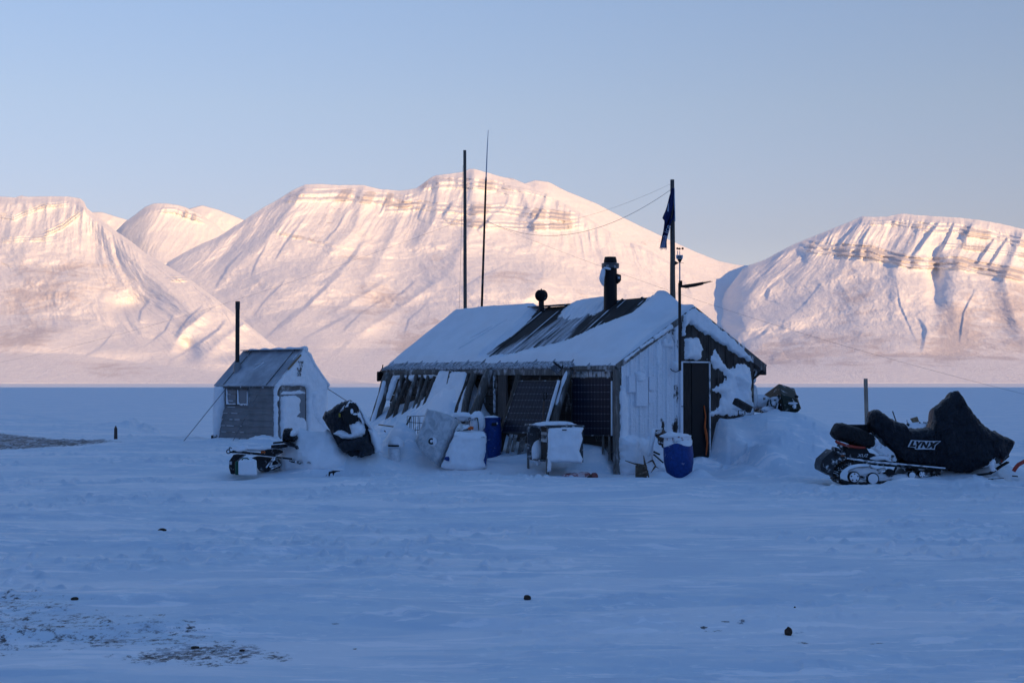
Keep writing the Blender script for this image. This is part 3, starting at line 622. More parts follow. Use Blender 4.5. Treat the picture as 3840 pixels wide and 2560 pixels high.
def snow_patch(name, poly, p0, nrm, U, Vv, th=.05, mat=None, parent=None, res=.02, edge=.08, jag=.03, lump=.03, lsc=4., seed=0, off=0., jsc=6., power=.6, world=False):
    """snow plastered on a plane; poly in image points or (world=True) plane coordinates"""
    p0 = np.array(p0, float); nrm = np.array(nrm, float); U = np.array(U, float); Vv = np.array(Vv, float)
    if not world:
        Q = []
        for (px, py) in poly:
            h = hit(px, py, p0, nrm) - p0; Q.append((np.dot(h, U), np.dot(h, Vv)))
    else: Q = poly
    Q = np.array(Q); lo = Q.min(0) - edge; hi = Q.max(0) + edge
    nu = max(6, int((hi[0] - lo[0]) / res)); nv = max(6, int((hi[1] - lo[1]) / res))
    a, b = np.meshgrid(np.linspace(lo[0], hi[0], nu), np.linspace(lo[1], hi[1], nv), indexing='ij')
    sd = poly_sd(a, b, Q) + jag * fbm(a * jsc, b * jsc, 4, seed, .6) * 1.6
    da, db = a[1, 0] - a[0, 0], b[0, 1] - b[0, 0]                      # pull the cut edge onto the true outline
    ga = np.gradient(sd, da, axis=0); gb = np.gradient(sd, db, axis=1); gl = np.hypot(ga, gb) ** 2 + .15
    mv = np.where((sd < 0) & (sd > -2.5 * max(da, db)), -sd, 0); a0, b0_ = a, b; lim = 1.3 * max(da, db)
    a = a + np.clip(ga / gl * mv, -lim, lim); b = b + np.clip(gb / gl * mv, -lim, lim)
    q = np.clip(sd / edge, 0, 1); t = th * (1 - (1 - q) ** 2) ** power + lump * fbm(a * lsc, b * lsc, 4, seed + 3) * q
    t = np.where(sd < 0, -.012, np.maximum(t, .002))
    V = p0 + a[..., None] * U + b[..., None] * Vv + (off + t)[..., None] * nrm
    F = grid_faces(nu, nv); keep = sd.ravel()[F].max(1) > 0; F = F[keep]
    n = np.cross(U, Vv)
    if np.dot(n, nrm) < 0: F = F[:, ::-1]
    return mesh_np(name, V.reshape(-1, 3), F, mat or SNOW, parent)
def GP(px, py, off=0.): return hit(px, py, hut(-off, 0, 0), -HT)          # point on the gable plane
def FP(px, py, off=0.): return hit(px, py, hut(0, .12 - off, 0), -HS)      # point on the front wall
LA = R_(20); LN = -HS * math.cos(LA) + UP * math.sin(LA); LD = HS * math.sin(LA) + UP * math.cos(LA)
def LP(px, py, off=0.): return hit(px, py, hut(0, .02, 2.02) + LN * off, LN)  # point on the leaning plane of logs

cabin = thing('trapper_cabin', 'low weathered wooden cabin with snow drifted over its roof and front logs', 'cabin', hut(4.1, 2, 0))
EZ = 2.045
def roof_ridge(t): return 3.20 + (3.43 - 3.20) * sst(.25, .85, t) + .065 * sst(4.5, 1.5, t) * sst(.3, 1.0, t)
def deck_z(t, s):
    return EZ + (roof_ridge(t) - EZ) * (1 - np.abs(s - 2.02) / 2.02)
def roof_hit(px, py):
    """image point -> (t,s) on the front roof slope"""
    t = 3.
    for _ in range(8):
        sl = (roof_ridge(t) - EZ) / 2.02; n = np.array(-HS * sl + UP); p = hit(px, py, hut(0, 0, EZ), n); t, s = hut_ts(p[0], p[1])
    return float(t), float(s)
bareA = [(2030, 1148), (1995, 1192), (1940, 1245), (1885, 1285), (1826, 1326), (1850, 1332), (1950, 1320), (1985, 1308), (2052, 1294), (2134, 1271), (2209, 1243), (2285, 1210), (2378, 1170), (2425, 1130), (2445, 1104), (2317, 1120), (2297, 1141), (2256, 1169), (2213, 1184), (2168, 1194), (2130, 1200), (2091, 1192), (2113, 1155), (2168, 1128), (2100, 1136)]
darkA = [(2030, 1148), (1990, 1195), (1930, 1250), (1845, 1322), (1900, 1300), (1985, 1248), (2060, 1212), (2095, 1190), (2110, 1155), (2105, 1140)]
darkB = [(2445, 1104), (2317, 1120), (2297, 1141), (2256, 1169), (2213, 1186), (2175, 1232), (2150, 1265), (2209, 1242), (2285, 1210), (2378, 1170), (2425, 1130)]
strk = [(1900, 1215, 1725, 1318), (1842, 1240, 1770, 1278)]
def build_roof():
    nt, ns = 520, 300
    t = np.linspace(0, 8.42, nt); s = np.linspace(0, 4.04, ns); T, S = np.meshgrid(t, s, indexing='ij')
    Zd = deck_z(T, S)
    A = poly_sd(T, S, [roof_hit(*p) for p in bareA]); D1 = poly_sd(T, S, [roof_hit(*p) for p in darkA]); D2 = poly_sd(T, S, [roof_hit(*p) for p in darkB])
    streak = fbm(T / .10, S / 1.3, 4, 41, .6)
    dark = np.maximum(sst(-.22, .12, D1 + .15 * streak), sst(-.25, .12, D2 + .18 * streak))
    dark = dark * np.clip(.75 + 1.1 * fbm(T / .22, S / .9, 4, 97, .6), .15, 1.1)
    dust = np.clip(.42 - .58 * dark + .45 * streak, 0, 1)
    fr = ((T + .06) / .62) % 1; k_ = np.floor((T + .06) / .62)
    ln = np.exp(-((fr - .60) / .07) ** 2) * sst(-.25, .1, fbm(k_ * 3.7, S / .9, 3, 91)) + .8 * np.exp(-((fr - .30) / .03) ** 2) * sst(-.05, .15, fbm(k_ * 5.1 + 2, S / .7, 3, 92))
    dust = np.maximum(dust, .95 * ln)
    dust = np.clip(dust + .25 * fbm(T / .035, S / .9, 3, 94), 0, 1)
    dust = np.where(S > 2.02, 1, dust)
    bat = np.abs(((T + .06) / .62) % 1 - .5) < .035            # raised battens down the slope
    Zd = Zd + np.where(bat, .022, 0)
    m = NT('roofing_felt'); a = m.attr('dust'); n = m.noise(m.coord(), 30, 5, .7); n2 = m.noise(m.coord(), 4, 4)
    f = m.ramp(m.math('ADD', a, m.math('MULTIPLY', n, .35)), .30, .95)
    col = m.mix(f, m.mix(n2, (.022, .021, .022), (.05, .046, .046)), (.70, .73, .80))
    mat = m.fin(col, .8, .2, m.bump(n, .4, .01))
    V = HA + T[..., None] * HT + S[..., None] * HS + Zd[..., None] * UP
    roof = mesh_np('roof', V.reshape(-1, 3), grid_faces(nt, ns, True), mat, cabin, attrs={'dust': dust})
    # underside and thickness
    b = MB()
    for (s0, s1) in ((0.0, 2.02), (2.02, 4.04)):
        P = []
        for z_off in (-.09, -.006):
            for (tt, ss) in ((.012, s0), (8.41, s0), (8.41, s1), (.012, s1)): P.append(hut(tt, ss + (.012 if ss == 0 else (-.012 if ss > 4 else 0)), float(deck_z(tt, ss)) + z_off))
        b.hexa(P)
    b.build('roof_boards', GREYWOOD, cabin)
    # snow cover ------------------------------------------------
    nt, ns = 620, 360
    t = np.linspace(-.03, 8.47, nt); s = np.linspace(-.02, 4.08, ns); T, S = np.meshgrid(t, s, indexing='ij')
    A = poly_sd(T, S, [roof_hit(*p) for p in bareA])
    jag = .13 * fbm(T / .11, S / 1.1, 4, 51, .6) + .02 * fbm(T * 12, S * 3, 3, 53)
    th = .095 + .04 * fbm(T / 2.2, S / 1.5, 3, 52) + .012 * fbm(T * 3, S * 2, 3, 54)
    th = th * sst(-.0, .28, -A + jag)
    th = np.where(A + jag * 1.2 > 0, -.03, th)
    for (x0, y0, x1, y1) in strk:
        a0 = roof_hit(x0, y0); a1 = roof_hit(x1, y1)
        sd = poly_sd(T, S, [a0, (a0[0] + .02, a0[1]), (a1[0] + .02, a1[1]), a1]); th = th - .13 * np.exp(-(np.clip(-sd, 0, 9) / .018) ** 2)
    # rimed bare edge along the eave
    eav = .17 + .03 * fbm(T * 1.3, S * 0, 4, 61) + .04 * sst(4.4, 4.6, T) - .13 * sst(1.6, 1.2, T)
    th = th * sst(0, .14, S - eav) + np.where(S < eav, -.03, 0)
    # domed ridge, drift over the step near the gable
    th = th + .10 * np.exp(-((S - 2.05) / .30) ** 2) * sst(.9, .5, T) * 0 + .015 * np.exp(-((S - 2.05) / .35) ** 2) * (A < -.1)
    th = th + .02 * np.exp(-((T - .9) / .35) ** 2 - ((S - 2.05) / .6) ** 2)
    th = th + .05 * sst(1.6, .9, S) * sst(2.6, 1.5, T) * sst(.25, .7, S)      # swelling drift near the corner
    th = th * sst(8.47, 8.25, T) * (1 - .75 * sst(3.75, 4.05, S) * sst(3, 1, T))
    th = np.where((T < .0), np.minimum(th, .03), th)
    far = sst(3.2, 3.4, S) * sst(1.0, .3, T); th = th - .10 * far * sst(-.2, .3, fbm(T * 3, S * 3, 3, 66) + .3)
    Zs = deck_z(np.clip(T, 0, 8.42), np.clip(S, 0, 4.04)) + th + np.where((T < 0) | (T > 8.42), -.12 * 0, 0)
    V = HA + T[..., None] * HT + S[..., None] * HS + Zs[..., None] * UP
    F = grid_faces(nt, ns, True); F = F[th.ravel()[F].max(1) > .0]
    mesh_np('roof_snow', V.reshape(-1, 3), F, SNOWS, roof)
    # rimed felt rolled over the eave
    b = MB(); m = NT('rime_edge'); c = m.coord((1, 1, 1)); n = m.noise(c, 16, 5, .75, 1.5)
    mat = m.fin(m.mix(m.ramp(n, .38, .6), (.09, .09, .10), (.55, .58, .64)), .8, .2, m.bump(n, .9, .03))
    for k in range(60):
        a, c_ = 1.35 + k * .117, 1.35 + (k + 1) * .117; w = random.uniform(-.012, .012)
        b.beam(hut(a, .03, EZ + .030 + w), hut(c_ + .01, .03, EZ + .030 + w * .5), .17, .055, up=-HS * .5 + UP)
    b.build('eave_roll', mat, roof, bevel=.015)
    b = MB(); b.beam(hut(1.25, -.012, EZ - .035), hut(8.4, -.012, EZ - .035), .03, .075); b.build('fascia', frosted('fascia_dark', (.03, .028, .028), .12), cabin)  # near-black board colour paints in the shade line under the eave roll
    b = MB(); b.beam(hut(0.02, -.010, EZ - .02), hut(1.25, -.010, EZ - .02), .03, .07); b.build('fascia', GREYWOOD, cabin)
    # verge boards on the gable
    b = MB(); b.beam(hut(-.022, -.0, EZ - .01), hut(-.022, 2.02, 3.175), .035, .11, up=UP); b.build('verge_board', GREYWOOD, cabin, bevel=.006)
    b = MB(); b.beam(hut(-.022, 4.06, EZ - .015), hut(-.022, 2.02, 3.175), .035, .16, up=UP)
    b.beam(hut(.35, 4.075, EZ - .07), hut(-.03, 4.075, EZ - .07), .03, .16)
    b.build('verge_board', wood('verge_dark', (.16, .14, .13), (.07, .06, .06), .38), cabin, bevel=.006)
    # flashing ridge piece seen where the snow is gone
    b = MB(); b.beam(hut(5.2, 2.02, 3.455), hut(3.7, 2.02, 3.455), .30, .02); b.build('ridge_cap', GREYWOOD, cabin)
    return roof
roof = build_roof()

def build_walls():
    # front wall: boards behind the logs
    b = MB(); z = -.3
    while z < 2.0:
        b.box(hut(4.2, .17, z + .085), (4.12, .02, .082), HT, HS); z += .175
    b.build('wall', wood('front_wall_boards', (.10, .085, .075), (.035, .03, .03), .16, (.1, .1, 2), 1.2), cabin)
    b = MB(); b.box(hut(8.25, 2.0, .8), (.03, 1.75, 1.15), HT, HS); b.box(hut(4.2, 3.72, .8), (4.0, .03, 1.22), HT, HS)
    b.hexa([hut(8.24, .2, 1.9), hut(8.27, .2, 1.9), hut(8.27, 3.8, 1.9), hut(8.24, 3.8, 1.9), hut(8.24, 1.95, 3.2), hut(8.27, 1.95, 3.2), hut(8.27, 2.1, 3.2), hut(8.24, 2.1, 3.2)])
    b.build('wall', DARKWOOD, cabin)
    # gable wall as one board-and-batten surface
    nu, nv = 420, 460
    s = np.linspace(.10, 3.74, nu); z = np.linspace(-.3, 3.2, nv); S, Z = np.meshgrid(s, z, indexing='ij')
    top = EZ - .05 + (3.15 - EZ) * (1 - np.abs(S - 2.02) / 2.02); keepz = Z < top + .02; Z = np.minimum(Z, top)
    P = hut(0, 0, 0) + S[..., None] * HS + Z[..., None] * UP
    f = P[..., 1] * math.cos(PITCH) + (P[..., 2] - EYE) * math.sin(PITCH); u = -P[..., 1] * math.sin(PITCH) + (P[..., 2] - EYE) * math.cos(PITCH)
    PX = W0 / 2 + FPX * P[..., 0] / f; PY = H0 / 2 - FPX * u / f
    left = sst(2556, 2550, PX)
    bp = (S % .235) / .235; bat = np.where(np.abs(bp - .5) < .11, .024, 0)
    gap = np.where(np.abs(bp) < .03, -.01, 0)
    snow = left * 1.0
    def bump2(x0, y0, rx, ry): return np.exp(-((PX - x0) / rx) ** 2 - ((PY - y0) / ry) ** 2)
    hole = bump2(2533, 1480, 11, 55) * 1.1 + bump2(2533, 1600, 15, 45) * 1.3 + bump2(2482, 1600, 14, 40) * 1.2 + bump2(2530, 1290, 28, 45) * .75 + bump2(2505, 1240, 30, 18) * .9 + bump2(2330, 1620, 14, 22) * .6
    snow = np.clip(snow - hole * (.45 + .9 * (fbm(S * 9, Z * 4, 4, 88) + .2)), 0, 1)
    # thin frost dusting on the dark right-hand part, stronger low down and by the snow masses
    snow = np.maximum(snow, (1 - left) * .10)
    rime = .010 * fbm(S * 22, Z * 22, 3, 81) + .008 * np.abs(pn(S * 40, Z * 30, 82)) + .014 * fbm(S * 2.5, Z * 1.2, 3, 83)
    disp = bat * 1.0 + gap + snow * (.012 + rime)
    disp = disp * (1 - .7 * left * sst(1750, 1640, PY) * 0)
    V = P - HT * disp[..., None]
    F = grid_faces(nu, nv, True); F = F[keepz.ravel()[F].all(1)]
    m = NT('gable_boards'); a = m.attr('snow'); g = m.noise(m.coord((1, 1, .05)), 40, 4, .6); n = m.noise(m.coord(), 3, 4); fn = m.noise(m.coord(), 20, 5, .7); hr = m.noise(m.coord((.5, .5, 2.4)), 26, 4, .6)
    wd = m.mix(m.ramp(g, .35, .65), (.022, .019, .019), (.070, .058, .052)); wd = m.mix(m.ramp(n, .4, .7, 0, .5), wd, (.10, .09, .085))
    f = m.ramp(m.math('ADD', a, m.math('MULTIPLY', m.math('SUBTRACT', fn, .5), .9)), .30, .62)
    col = m.mix(f, wd, (.76, .785, .84))
    mat = m.fin(col, .8, .15, m.bump(m.math('ADD', m.math('MULTIPLY', hr, f), g), .75, .02))
    mesh_np('wall', V.reshape(-1, 3), F, mat, cabin, attrs={'snow': snow}, smooth=True)
    # corner board
    b = MB(); b.box(hut(.04, .065, .96), (.05, .075, 1.04), HT, HS); b.build('corner_board', GREYWOOD, cabin, bevel=.006)
    # header beams
    b = MB(); q0, q1 = FP(1466, 1398, .14), FP(1650, 1396, .14); b.tube([q0, q0 * .98 + q1 * .02, q0 * .02 + q1 * .98, q1], [.04, .075, .075, .035], 14); b.build('header_log', LOGWOOD, cabin)
    b = MB(); q0, q1 = FP(1702, 1397, .12), FP(1850, 1394, .12); b.tube([q0, q0 * .97 + q1 * .03, q1], [.02, .06, .06], 14); b.build('header_log', LOGWOOD, cabin)
    b = MB(); b.beam(FP(1846, 1394, .13), FP(2122, 1395, .13), .04, .135); b.build('header_board', GREYWOOD, cabin, bevel=.006)
    b = MB()
    for k in range(9):
        b.box(hut(.35 + k * .13, .125, 1.83), (.055, .02 + .004 * (k % 3), .13), HT, HS)
    b.build('wall_boards', frosted('frosted_boards', (.14, .13, .12), .62, edge=.12), cabin)
    # door and its frame
    d = MB(); d.box(hut(-.030, 2.17, 1.15), (.022, .235, .98), HT, HS)
    dr = d.build('door', NT('door_dark').fin((.008, .009, .012), .5, .2), cabin, bevel=.006)
    h = MB(); h.tube([GP(2556, 1523, .05), GP(2556, 1523, .10), GP(2566, 1523, .10)], .008, 6); h.build('handle', STEEL, dr)
    d = MB(); d.box(hut(-.022, 1.83, 1.15), (.02, .10, .98), HT, HS); d.build('door_panel', DARKWOOD, cabin, bevel=.006)
    d = MB(); d.box(hut(-.035, 2.425, 1.15), (.03, .014, 1.0), HT, HS); d.box(hut(-.035, 2.05, 2.145), (.035, .38, .014), HT, HS); d.build('door_frame', frosted('frame_frost', (.06, .055, .05), .62, edge=.12), cabin)
    d = MB(); d.box(hut(-.03, 1.655, 1.12), (.035, .035, 1.03), HT, HS); d.build('door_post', RIME, cabin, bevel=.008)
    # rimed electric boxes on the wall
    for (x0, y0, x1, y1, dd) in ((2348, 1411, 2372, 1470, .05), (2377, 1412, 2421, 1522, .035), (2424, 1411, 2444, 1462, .05), (2424, 1470, 2443, 1511, .03)):
        p, q = GP(x0, y0), GP(x1, y1); c = (p + q) / 2; w = np.linalg.norm((q - p)[:2]) / 2; h = abs(p[2] - q[2]) / 2
        MB().box(c - HT * .04, (dd, w, h), HT, HS).build('wall_box', RIME, cabin, bevel=.006)
    # snow clinging to the gable
    kw = dict(p0=hut(0, 0, 0), nrm=-HT, U=HS, Vv=UP, parent=cabin)
    c3 = lambda pts: [(2200 + x / 1.96, 1050 + y / 1.96) for x, y in pts]
    snow_patch('wall_snow', c3([(708, 430), (760, 418), (815, 422), (830, 470), (836, 505), (858, 505), (832, 530), (840, 588), (708, 585)]), th=.11, edge=.09, jag=.035, power=.9, lump=.025, lsc=7, seed=1, **kw)
    snow_patch('wall_snow', c3([(700, 255), (780, 196), (880, 275), (1010, 385), (1140, 500), (1215, 590), (1190, 598), (1120, 560), (1090, 545), (1010, 480), (950, 455), (890, 395), (868, 405), (800, 350), (745, 312), (722, 345), (716, 405), (700, 410)]), th=.09, edge=.06, jag=.035, lump=.02, lsc=7, seed=2, **kw)
    c7 = lambda pts: [(2640 + x / 3.733, 1220 + y / 3.733) for x, y in pts]
    snow_patch('wall_snow', c7([(8, 470), (60, 455), (120, 430), (150, 345), (230, 420), (240, 490), (290, 540), (350, 600), (400, 570), (510, 545), (560, 530), (640, 600), (645, 850), (655, 1000), (700, 1120), (690, 1260), (60, 1260), (50, 1200), (170, 1180), (200, 1080), (240, 1000),
        (235, 960), (120, 920), (150, 860), (260, 780), (290, 720), (265, 660), (200, 620), (130, 620), (90, 540), (60, 490)]), th=.09, edge=.20, jag=.05, lump=.05, lsc=3.2, power=1.0, seed=3, **kw)
    snow_patch('wall_snow', c7([(330, 640), (645, 620), (655, 1000), (700, 1230), (300, 1230), (330, 1000), (400, 860)]), th=.30, edge=.45, jag=.04, lump=.07, lsc=2.4, power=1.1, seed=4, **kw)
    snow_patch('wall_snow', [(2376, 1398), (2392, 1390), (2412, 1400), (2412, 1424), (2396, 1436), (2380, 1430)], th=.13, edge=.07, jag=.01, res=.01, seed=5, **kw)
    snow_patch('wall_snow', [(2457, 1290), (2468, 1272), (2478, 1300), (2480, 1340), (2470, 1380), (2476, 1410), (2464, 1410), (2460, 1370), (2452, 1330)], th=.06, edge=.05, jag=.03, res=.01, seed=6, **kw)
    snow_patch('wall_snow', [(2514, 1358), (2540, 1352), (2548, 1388), (2530, 1394), (2516, 1382)], th=.12, edge=.06, jag=.01, res=.01, seed=7, **kw)
    snow_patch('wall_snow', [(2322, 1440), (2346, 1450), (2356, 1560), (2350, 1700), (2322, 1720)], th=.05, edge=.08, jag=.03, seed=8, **kw)
    snow_patch('wall_snow', [(2322, 1640), (2360, 1625), (2420, 1645), (2450, 1600), (2460, 1600), (2480, 1660), (2500, 1680), (2500, 1790), (2322, 1790)], th=.22, edge=.25, jag=.04, lump=.08, seed=9, **kw)
    snow_patch('wall_snow', [(2480, 1270), (2490, 1262), (2500, 1285), (2516, 1262), (2522, 1290), (2518, 1308), (2500, 1302), (2482, 1296)], th=.07, edge=.04, jag=.02, res=.01, seed=10, **kw)
    b = MB(); b.tube([GP(2514, 1382, .10), GP(2522, 1390, .15), GP(2534, 1394, .16), GP(2547, 1390, .12)], .008, 6); b.build('lamp_bracket', STEEL, cabin)
    # verge snow lumps
    for (x0, y0, x1, y1, r) in ((2452, 1270, 2520, 1222, .05), (2400, 1305, 2450, 1272, .04), (2340, 1352, 2398, 1308, .028)):
        b = MB(); n = 14; pts = [GP(x0 + (x1 - x0) * k / n, y0 + (y1 - y0) * k / n, .05) for k in range(n + 1)]
        b.tube(pts, [r * (.5 + random.random() * .7) for _ in pts], 10, wob=.15, seed=int(x0)); b.build('verge_snow', SNOW, cabin, sub=1)
    # orange cable hanging from the door frame
    b = MB(); b.tube([GP(2640, 1520, .06), GP(2646, 1560, .07), GP(2643, 1600, .09), GP(2648, 1625, .10), GP(2652, 1660, .09), GP(2648, 1705, .1)], [.012, .014, .02, .028, .02, .012], 8); 
    tag(b.build('extension_cable', ORANGE), 'orange cable hanging in a loop beside the dark cabin door', 'cable')
    b = MB(); b.tube([GP(2651, 1525, .05), GP(2656, 1570, .06), GP(2652, 1610, .07), GP(2655, 1690, .06)], .008, 6); tag(b.build('electric_cable', STEEL), 'thin black cable next to the orange one beside the door', 'cable')
    # bracket at the right eave
    b = MB(); b.beam(hut(.05, 3.75, 1.80), hut(-.02, 4.0, 1.98), .03, .04); b.beam(hut(.05, 3.75, 1.80), hut(.0, 3.78, 1.98), .03, .03); b.build('eave_bracket', STEEL, cabin)
build_walls()

# logs leaning on the front of the cabin -------------------------
LOGS = [((1460, 1402), (1396, 1600), .125, .10), ((1512, 1404), (1448, 1600), .055, .07), ((1530, 1408), (1470, 1590), .04, .05), ((1562, 1406), (1500, 1590), .05, .06), ((1585, 1408), (1545, 1560), .035, .04), ((1606, 1408), (1560, 1560), .04, .055), ((1632, 1412), (1585, 1540), .05, .06),
        ((1692, 1394), (1645, 1560), .035, .05), ((1758, 1400), (1700, 1590), .045, .06), ((1776, 1402), (1728, 1590), .075, .085), ((1838, 1386), (1752, 1620), .095, .115), ((1948, 1406), (1868, 1690), .075, .09), ((2134, 1388), (2052, 1650), .085, .10)]
loglab = ['thick snow-streaked log leaning at the far left end of the cabin', 'thin grey log next to the thick end log', 'narrow pole between two thin logs at the left end', 'grey log leaning in front of the dark boards, fourth from the left end', 'thin pole leaning just right of the fourth log',
          'thin frosted log leaning left of the hollow log', 'short dark log leaning just above the top of the drift', 'thin log edge poking from the middle of the snow drift', 'dark narrow log behind two thick ones',
          'thick grey log leaning left of the widest one', 'widest leaning log, right beside the snow drift', 'dark log leaning along the left edge of the tilted solar panel', 'snow-topped log leaning between the two solar panels']
for i, (a, b_, r0, r1) in enumerate(LOGS):
    p, q = LP(a[0], a[1], .05), LP(b_[0], b_[1], .05); n = 9
    q = q - np.array([0, 0, .0]) + (q - p) * .22
    pts = [p + (q - p) * k / n + LN * .012 * math.sin(i * 2 + k * .9) + HT * .010 * math.cos(i + k) for k in range(n + 1)]
    rad = [(r0 + (r1 - r0) * k / n) * (1 + .06 * math.sin(k * 1.7 + i * 3)) for k in range(n + 1)]
    m = MB(); m.tube(pts, rad, 16, wob=.03, seed=i)
    o = m.build('leaning_log', LOGWOOD if i not in (6, 11, 2, 8) else wood('log_dark%d' % i, (.11, .09, .08), (.05, .045, .04), .15, (1, 1, .06)), origin=q)
    tag(o, loglab[i], 'log', 'logs leaning on the front of the cabin')
    if i in (0, 12):
        sm = MB(); k0, k1 = (1, 9) if i != 12 else (0, 5)
        sm.tube([pts[k] + LN * rad[k] * .6 + HT * (-.02 if i == 12 else -.05) for k in range(k0, k1)], [rad[k] * (.50 + .14 * math.sin(k * 2.3 + i)) for k in range(k0, k1)], 12, wob=.12, seed=i + 50)
        sm.build('log_snow', SNOW, o, sub=1)
m = MB(); m.box((FP(1886, 1486, .10)), (.15, .025, .45), HT, HS, UP); tag(m.build('upright_board', wood('upright_b', (.13, .11, .10), (.06, .05, .05), .14), bevel=.004), 'wide upright grey board standing left of the tilted solar panel', 'board')
m = MB(); m.beam(FP(1853, 1405, .12), FP(1855, 1580, .12), .03, .05); tag(m.build('narrow_post', frosted('post_frost', (.08, .075, .07), .45)), 'thin frosted post beside the wide upright board', 'post')

# snow filling between the logs on the drift
kw = dict(p0=hut(0, .02, 2.02), nrm=LN, U=HT, Vv=LD, parent=cabin)
snow_patch('drift_snow', [(1652, 1386), (1700, 1388), (1758, 1390), (1762, 1440), (1745, 1560), (1720, 1600), (1560, 1600), (1520, 1560), (1570, 1510), (1612, 1480), (1634, 1430)], th=.10, edge=.12, jag=.02, seed=21, off=-.02, **kw)
snow_patch('drift_snow', [(1480, 1404), (1640, 1402), (1650, 1416), (1625, 1412), (1600, 1424), (1585, 1412), (1560, 1416), (1540, 1430), (1515, 1412), (1490, 1420), (1478, 1460), (1462, 1500), (1450, 1500), (1468, 1430)], th=.05, edge=.04, jag=.02, seed=22, off=0, **kw)

# solar panels ---------------------------------------------------
def panel_mat():
    m = NT('solar_cells'); u = m.attr('pu'); v = m.attr('pv')
    def line(x, n, w):
        f = m.math('FRACT', m.math('MULTIPLY', x, n)); d = m.math('ABSOLUTE', m.math('SUBTRACT', f, .5)); return m.ramp(d, .5 - w, .5 - w * .4)
    lv = line(u, 12, .05); lh = line(v, 8, .035)
    g = m.math('MULTIPLY', m.math('ADD', m.math('MULTIPLY', lv, .28), m.math('MULTIPLY', lh, .5)), 1.)
    dots = m.math('MULTIPLY', line(u, 12, .12), line(v, 8, .07)); g = m.math('MINIMUM', m.math('ADD', g, dots), 1.)
    n = m.noise(m.coord((1, 1, .1)), 30, 4, .7); ice = m.ramp(m.voro(m.coord(), 60), .0, .06, 1, 0); spots = m.math('MULTIPLY', ice, m.ramp(m.noise(m.coord(), 2.2, 3), .58, .68))
    col = m.mix(m.math('MULTIPLY', g, .35), (.010, .013, .026), (.42, .45, .52)); col = m.mix(spots, col, (.7, .72, .78)); col = m.mix(m.ramp(n, .5, .8, 0, m_fr), col, (.4, .44, .52))
    return m.fin(col, .36, .10, None)
def solar(corners, th_vec, label, nm_mat, parts):
    TL, TR, BR, BL = [np.array(c) for c in corners]
    root = thing('solar_panel', label, 'solar panel', (BL + BR) / 2, 'solar panels in front of the cabin')
    nu = 3; V = []; pu = []; pv = []
    for i in range(nu):
        for j in range(nu):
            a, b = i / 2, j / 2; V.append((BL * (1 - a) + BR * a) * (1 - b) + (TL * (1 - a) + TR * a) * b); pu.append(a); pv.append(b)
    mesh_np('cell_sheet', np.array(V), grid_faces(3, 3), nm_mat, root, attrs={'pu': pu, 'pv': pv}, smooth=False)
    e = np.array(th_vec); b = MB(); b.prism([p - e * .004 for p in (TL, TR, BR, BL)], -e * .035); b.build('backing', STEEL, root)
    b = MB()
    for p, q in ((TL, TR), (TR, BR), (BR, BL), (BL, TL)): b.beam(p - e * .016, q - e * .016, .022, .048, up=e)
    b.build('frame', frosted('panel_frame', (.05, .05, .055), .2), root)
    return root
m_fr = .10
p1 = solar([LP(1946, 1428, .22), LP(2093, 1428, .22), LP(2040, 1623, .22), LP(1880, 1620, .22)], LN, 'tilted dark solar panel leaning against the cabin front behind a shovel', panel_mat(), None)
m_fr = .04
PO = .10
p2 = solar([FP(2145, 1416, PO), FP(2293, 1415, PO), FP(2293, 1633, PO), FP(2145, 1631, PO)], -HS, 'upright black solar panel mounted next to the cabin corner', panel_mat(), None)
b = MB(); b.beam(FP(2297, 1428, PO + .0), FP(2297, 1633, PO + .0), .03, .07, up=-HS); b.build('edge_snow', SNOW, p2, bevel=.01)
b = MB(); n = 12; pts = [LP(2096 - 54 * k / n, 1426 + 190 * k / n, .22) for k in range(n + 1)]; b.tube(pts, [.018 + .022 * (1 - abs(k / n - .35)) * random.uniform(.7, 1) for k in range(n + 1)], 8); b.build('edge_snow', SNOW, p1)
for i, (x0, y0, y1) in enumerate(((2262, 1636, 1702), (2286, 1636, 1728))):
    m = MB(); m.beam(FP(x0, y0, .10), FP(x0, y1, .10), .03, .04)
    tag(m.build('panel_post', GREYWOOD), ('shorter' if i == 0 else 'longer') + ' frosted leg under the upright solar panel', 'post', 'legs under the upright solar panel')

# floodlights under the eave
def flood(P, Q, up, label):
    root = thing('floodlight', label, 'lamp', P, 'floodlights at the eave ends')
    b = MB(); b.beam(P, Q, .16, .07, up); b.build('lamp_housing', STEEL, root, bevel=.01)
    b = MB(); b.beam(P + np.array(up) * .045, Q + np.array(up) * .045, .13, .02, up); b.build('lamp_glass', frosted('lamp_glass', (.12, .13, .15), .3), root)
    b = MB(); b.tube([Q, Q + np.array([.05, 0, .08]), Q + np.array([.06, 0, .16])], .015, 6); b.build('bracket', STEEL, root)
flood(FP(2068, 1366, .42), FP(2100, 1390, .30), -HS * .6 - UP * .3 + HT * -.4, 'small floodlight with a snow edge below the eave above the tilted solar panel')
flood(hut(8.48, -.02, 1.78), hut(8.44, -.04, 2.00), HT * .6 - UP * .2, 'small black floodlight on the far left corner of the eave')

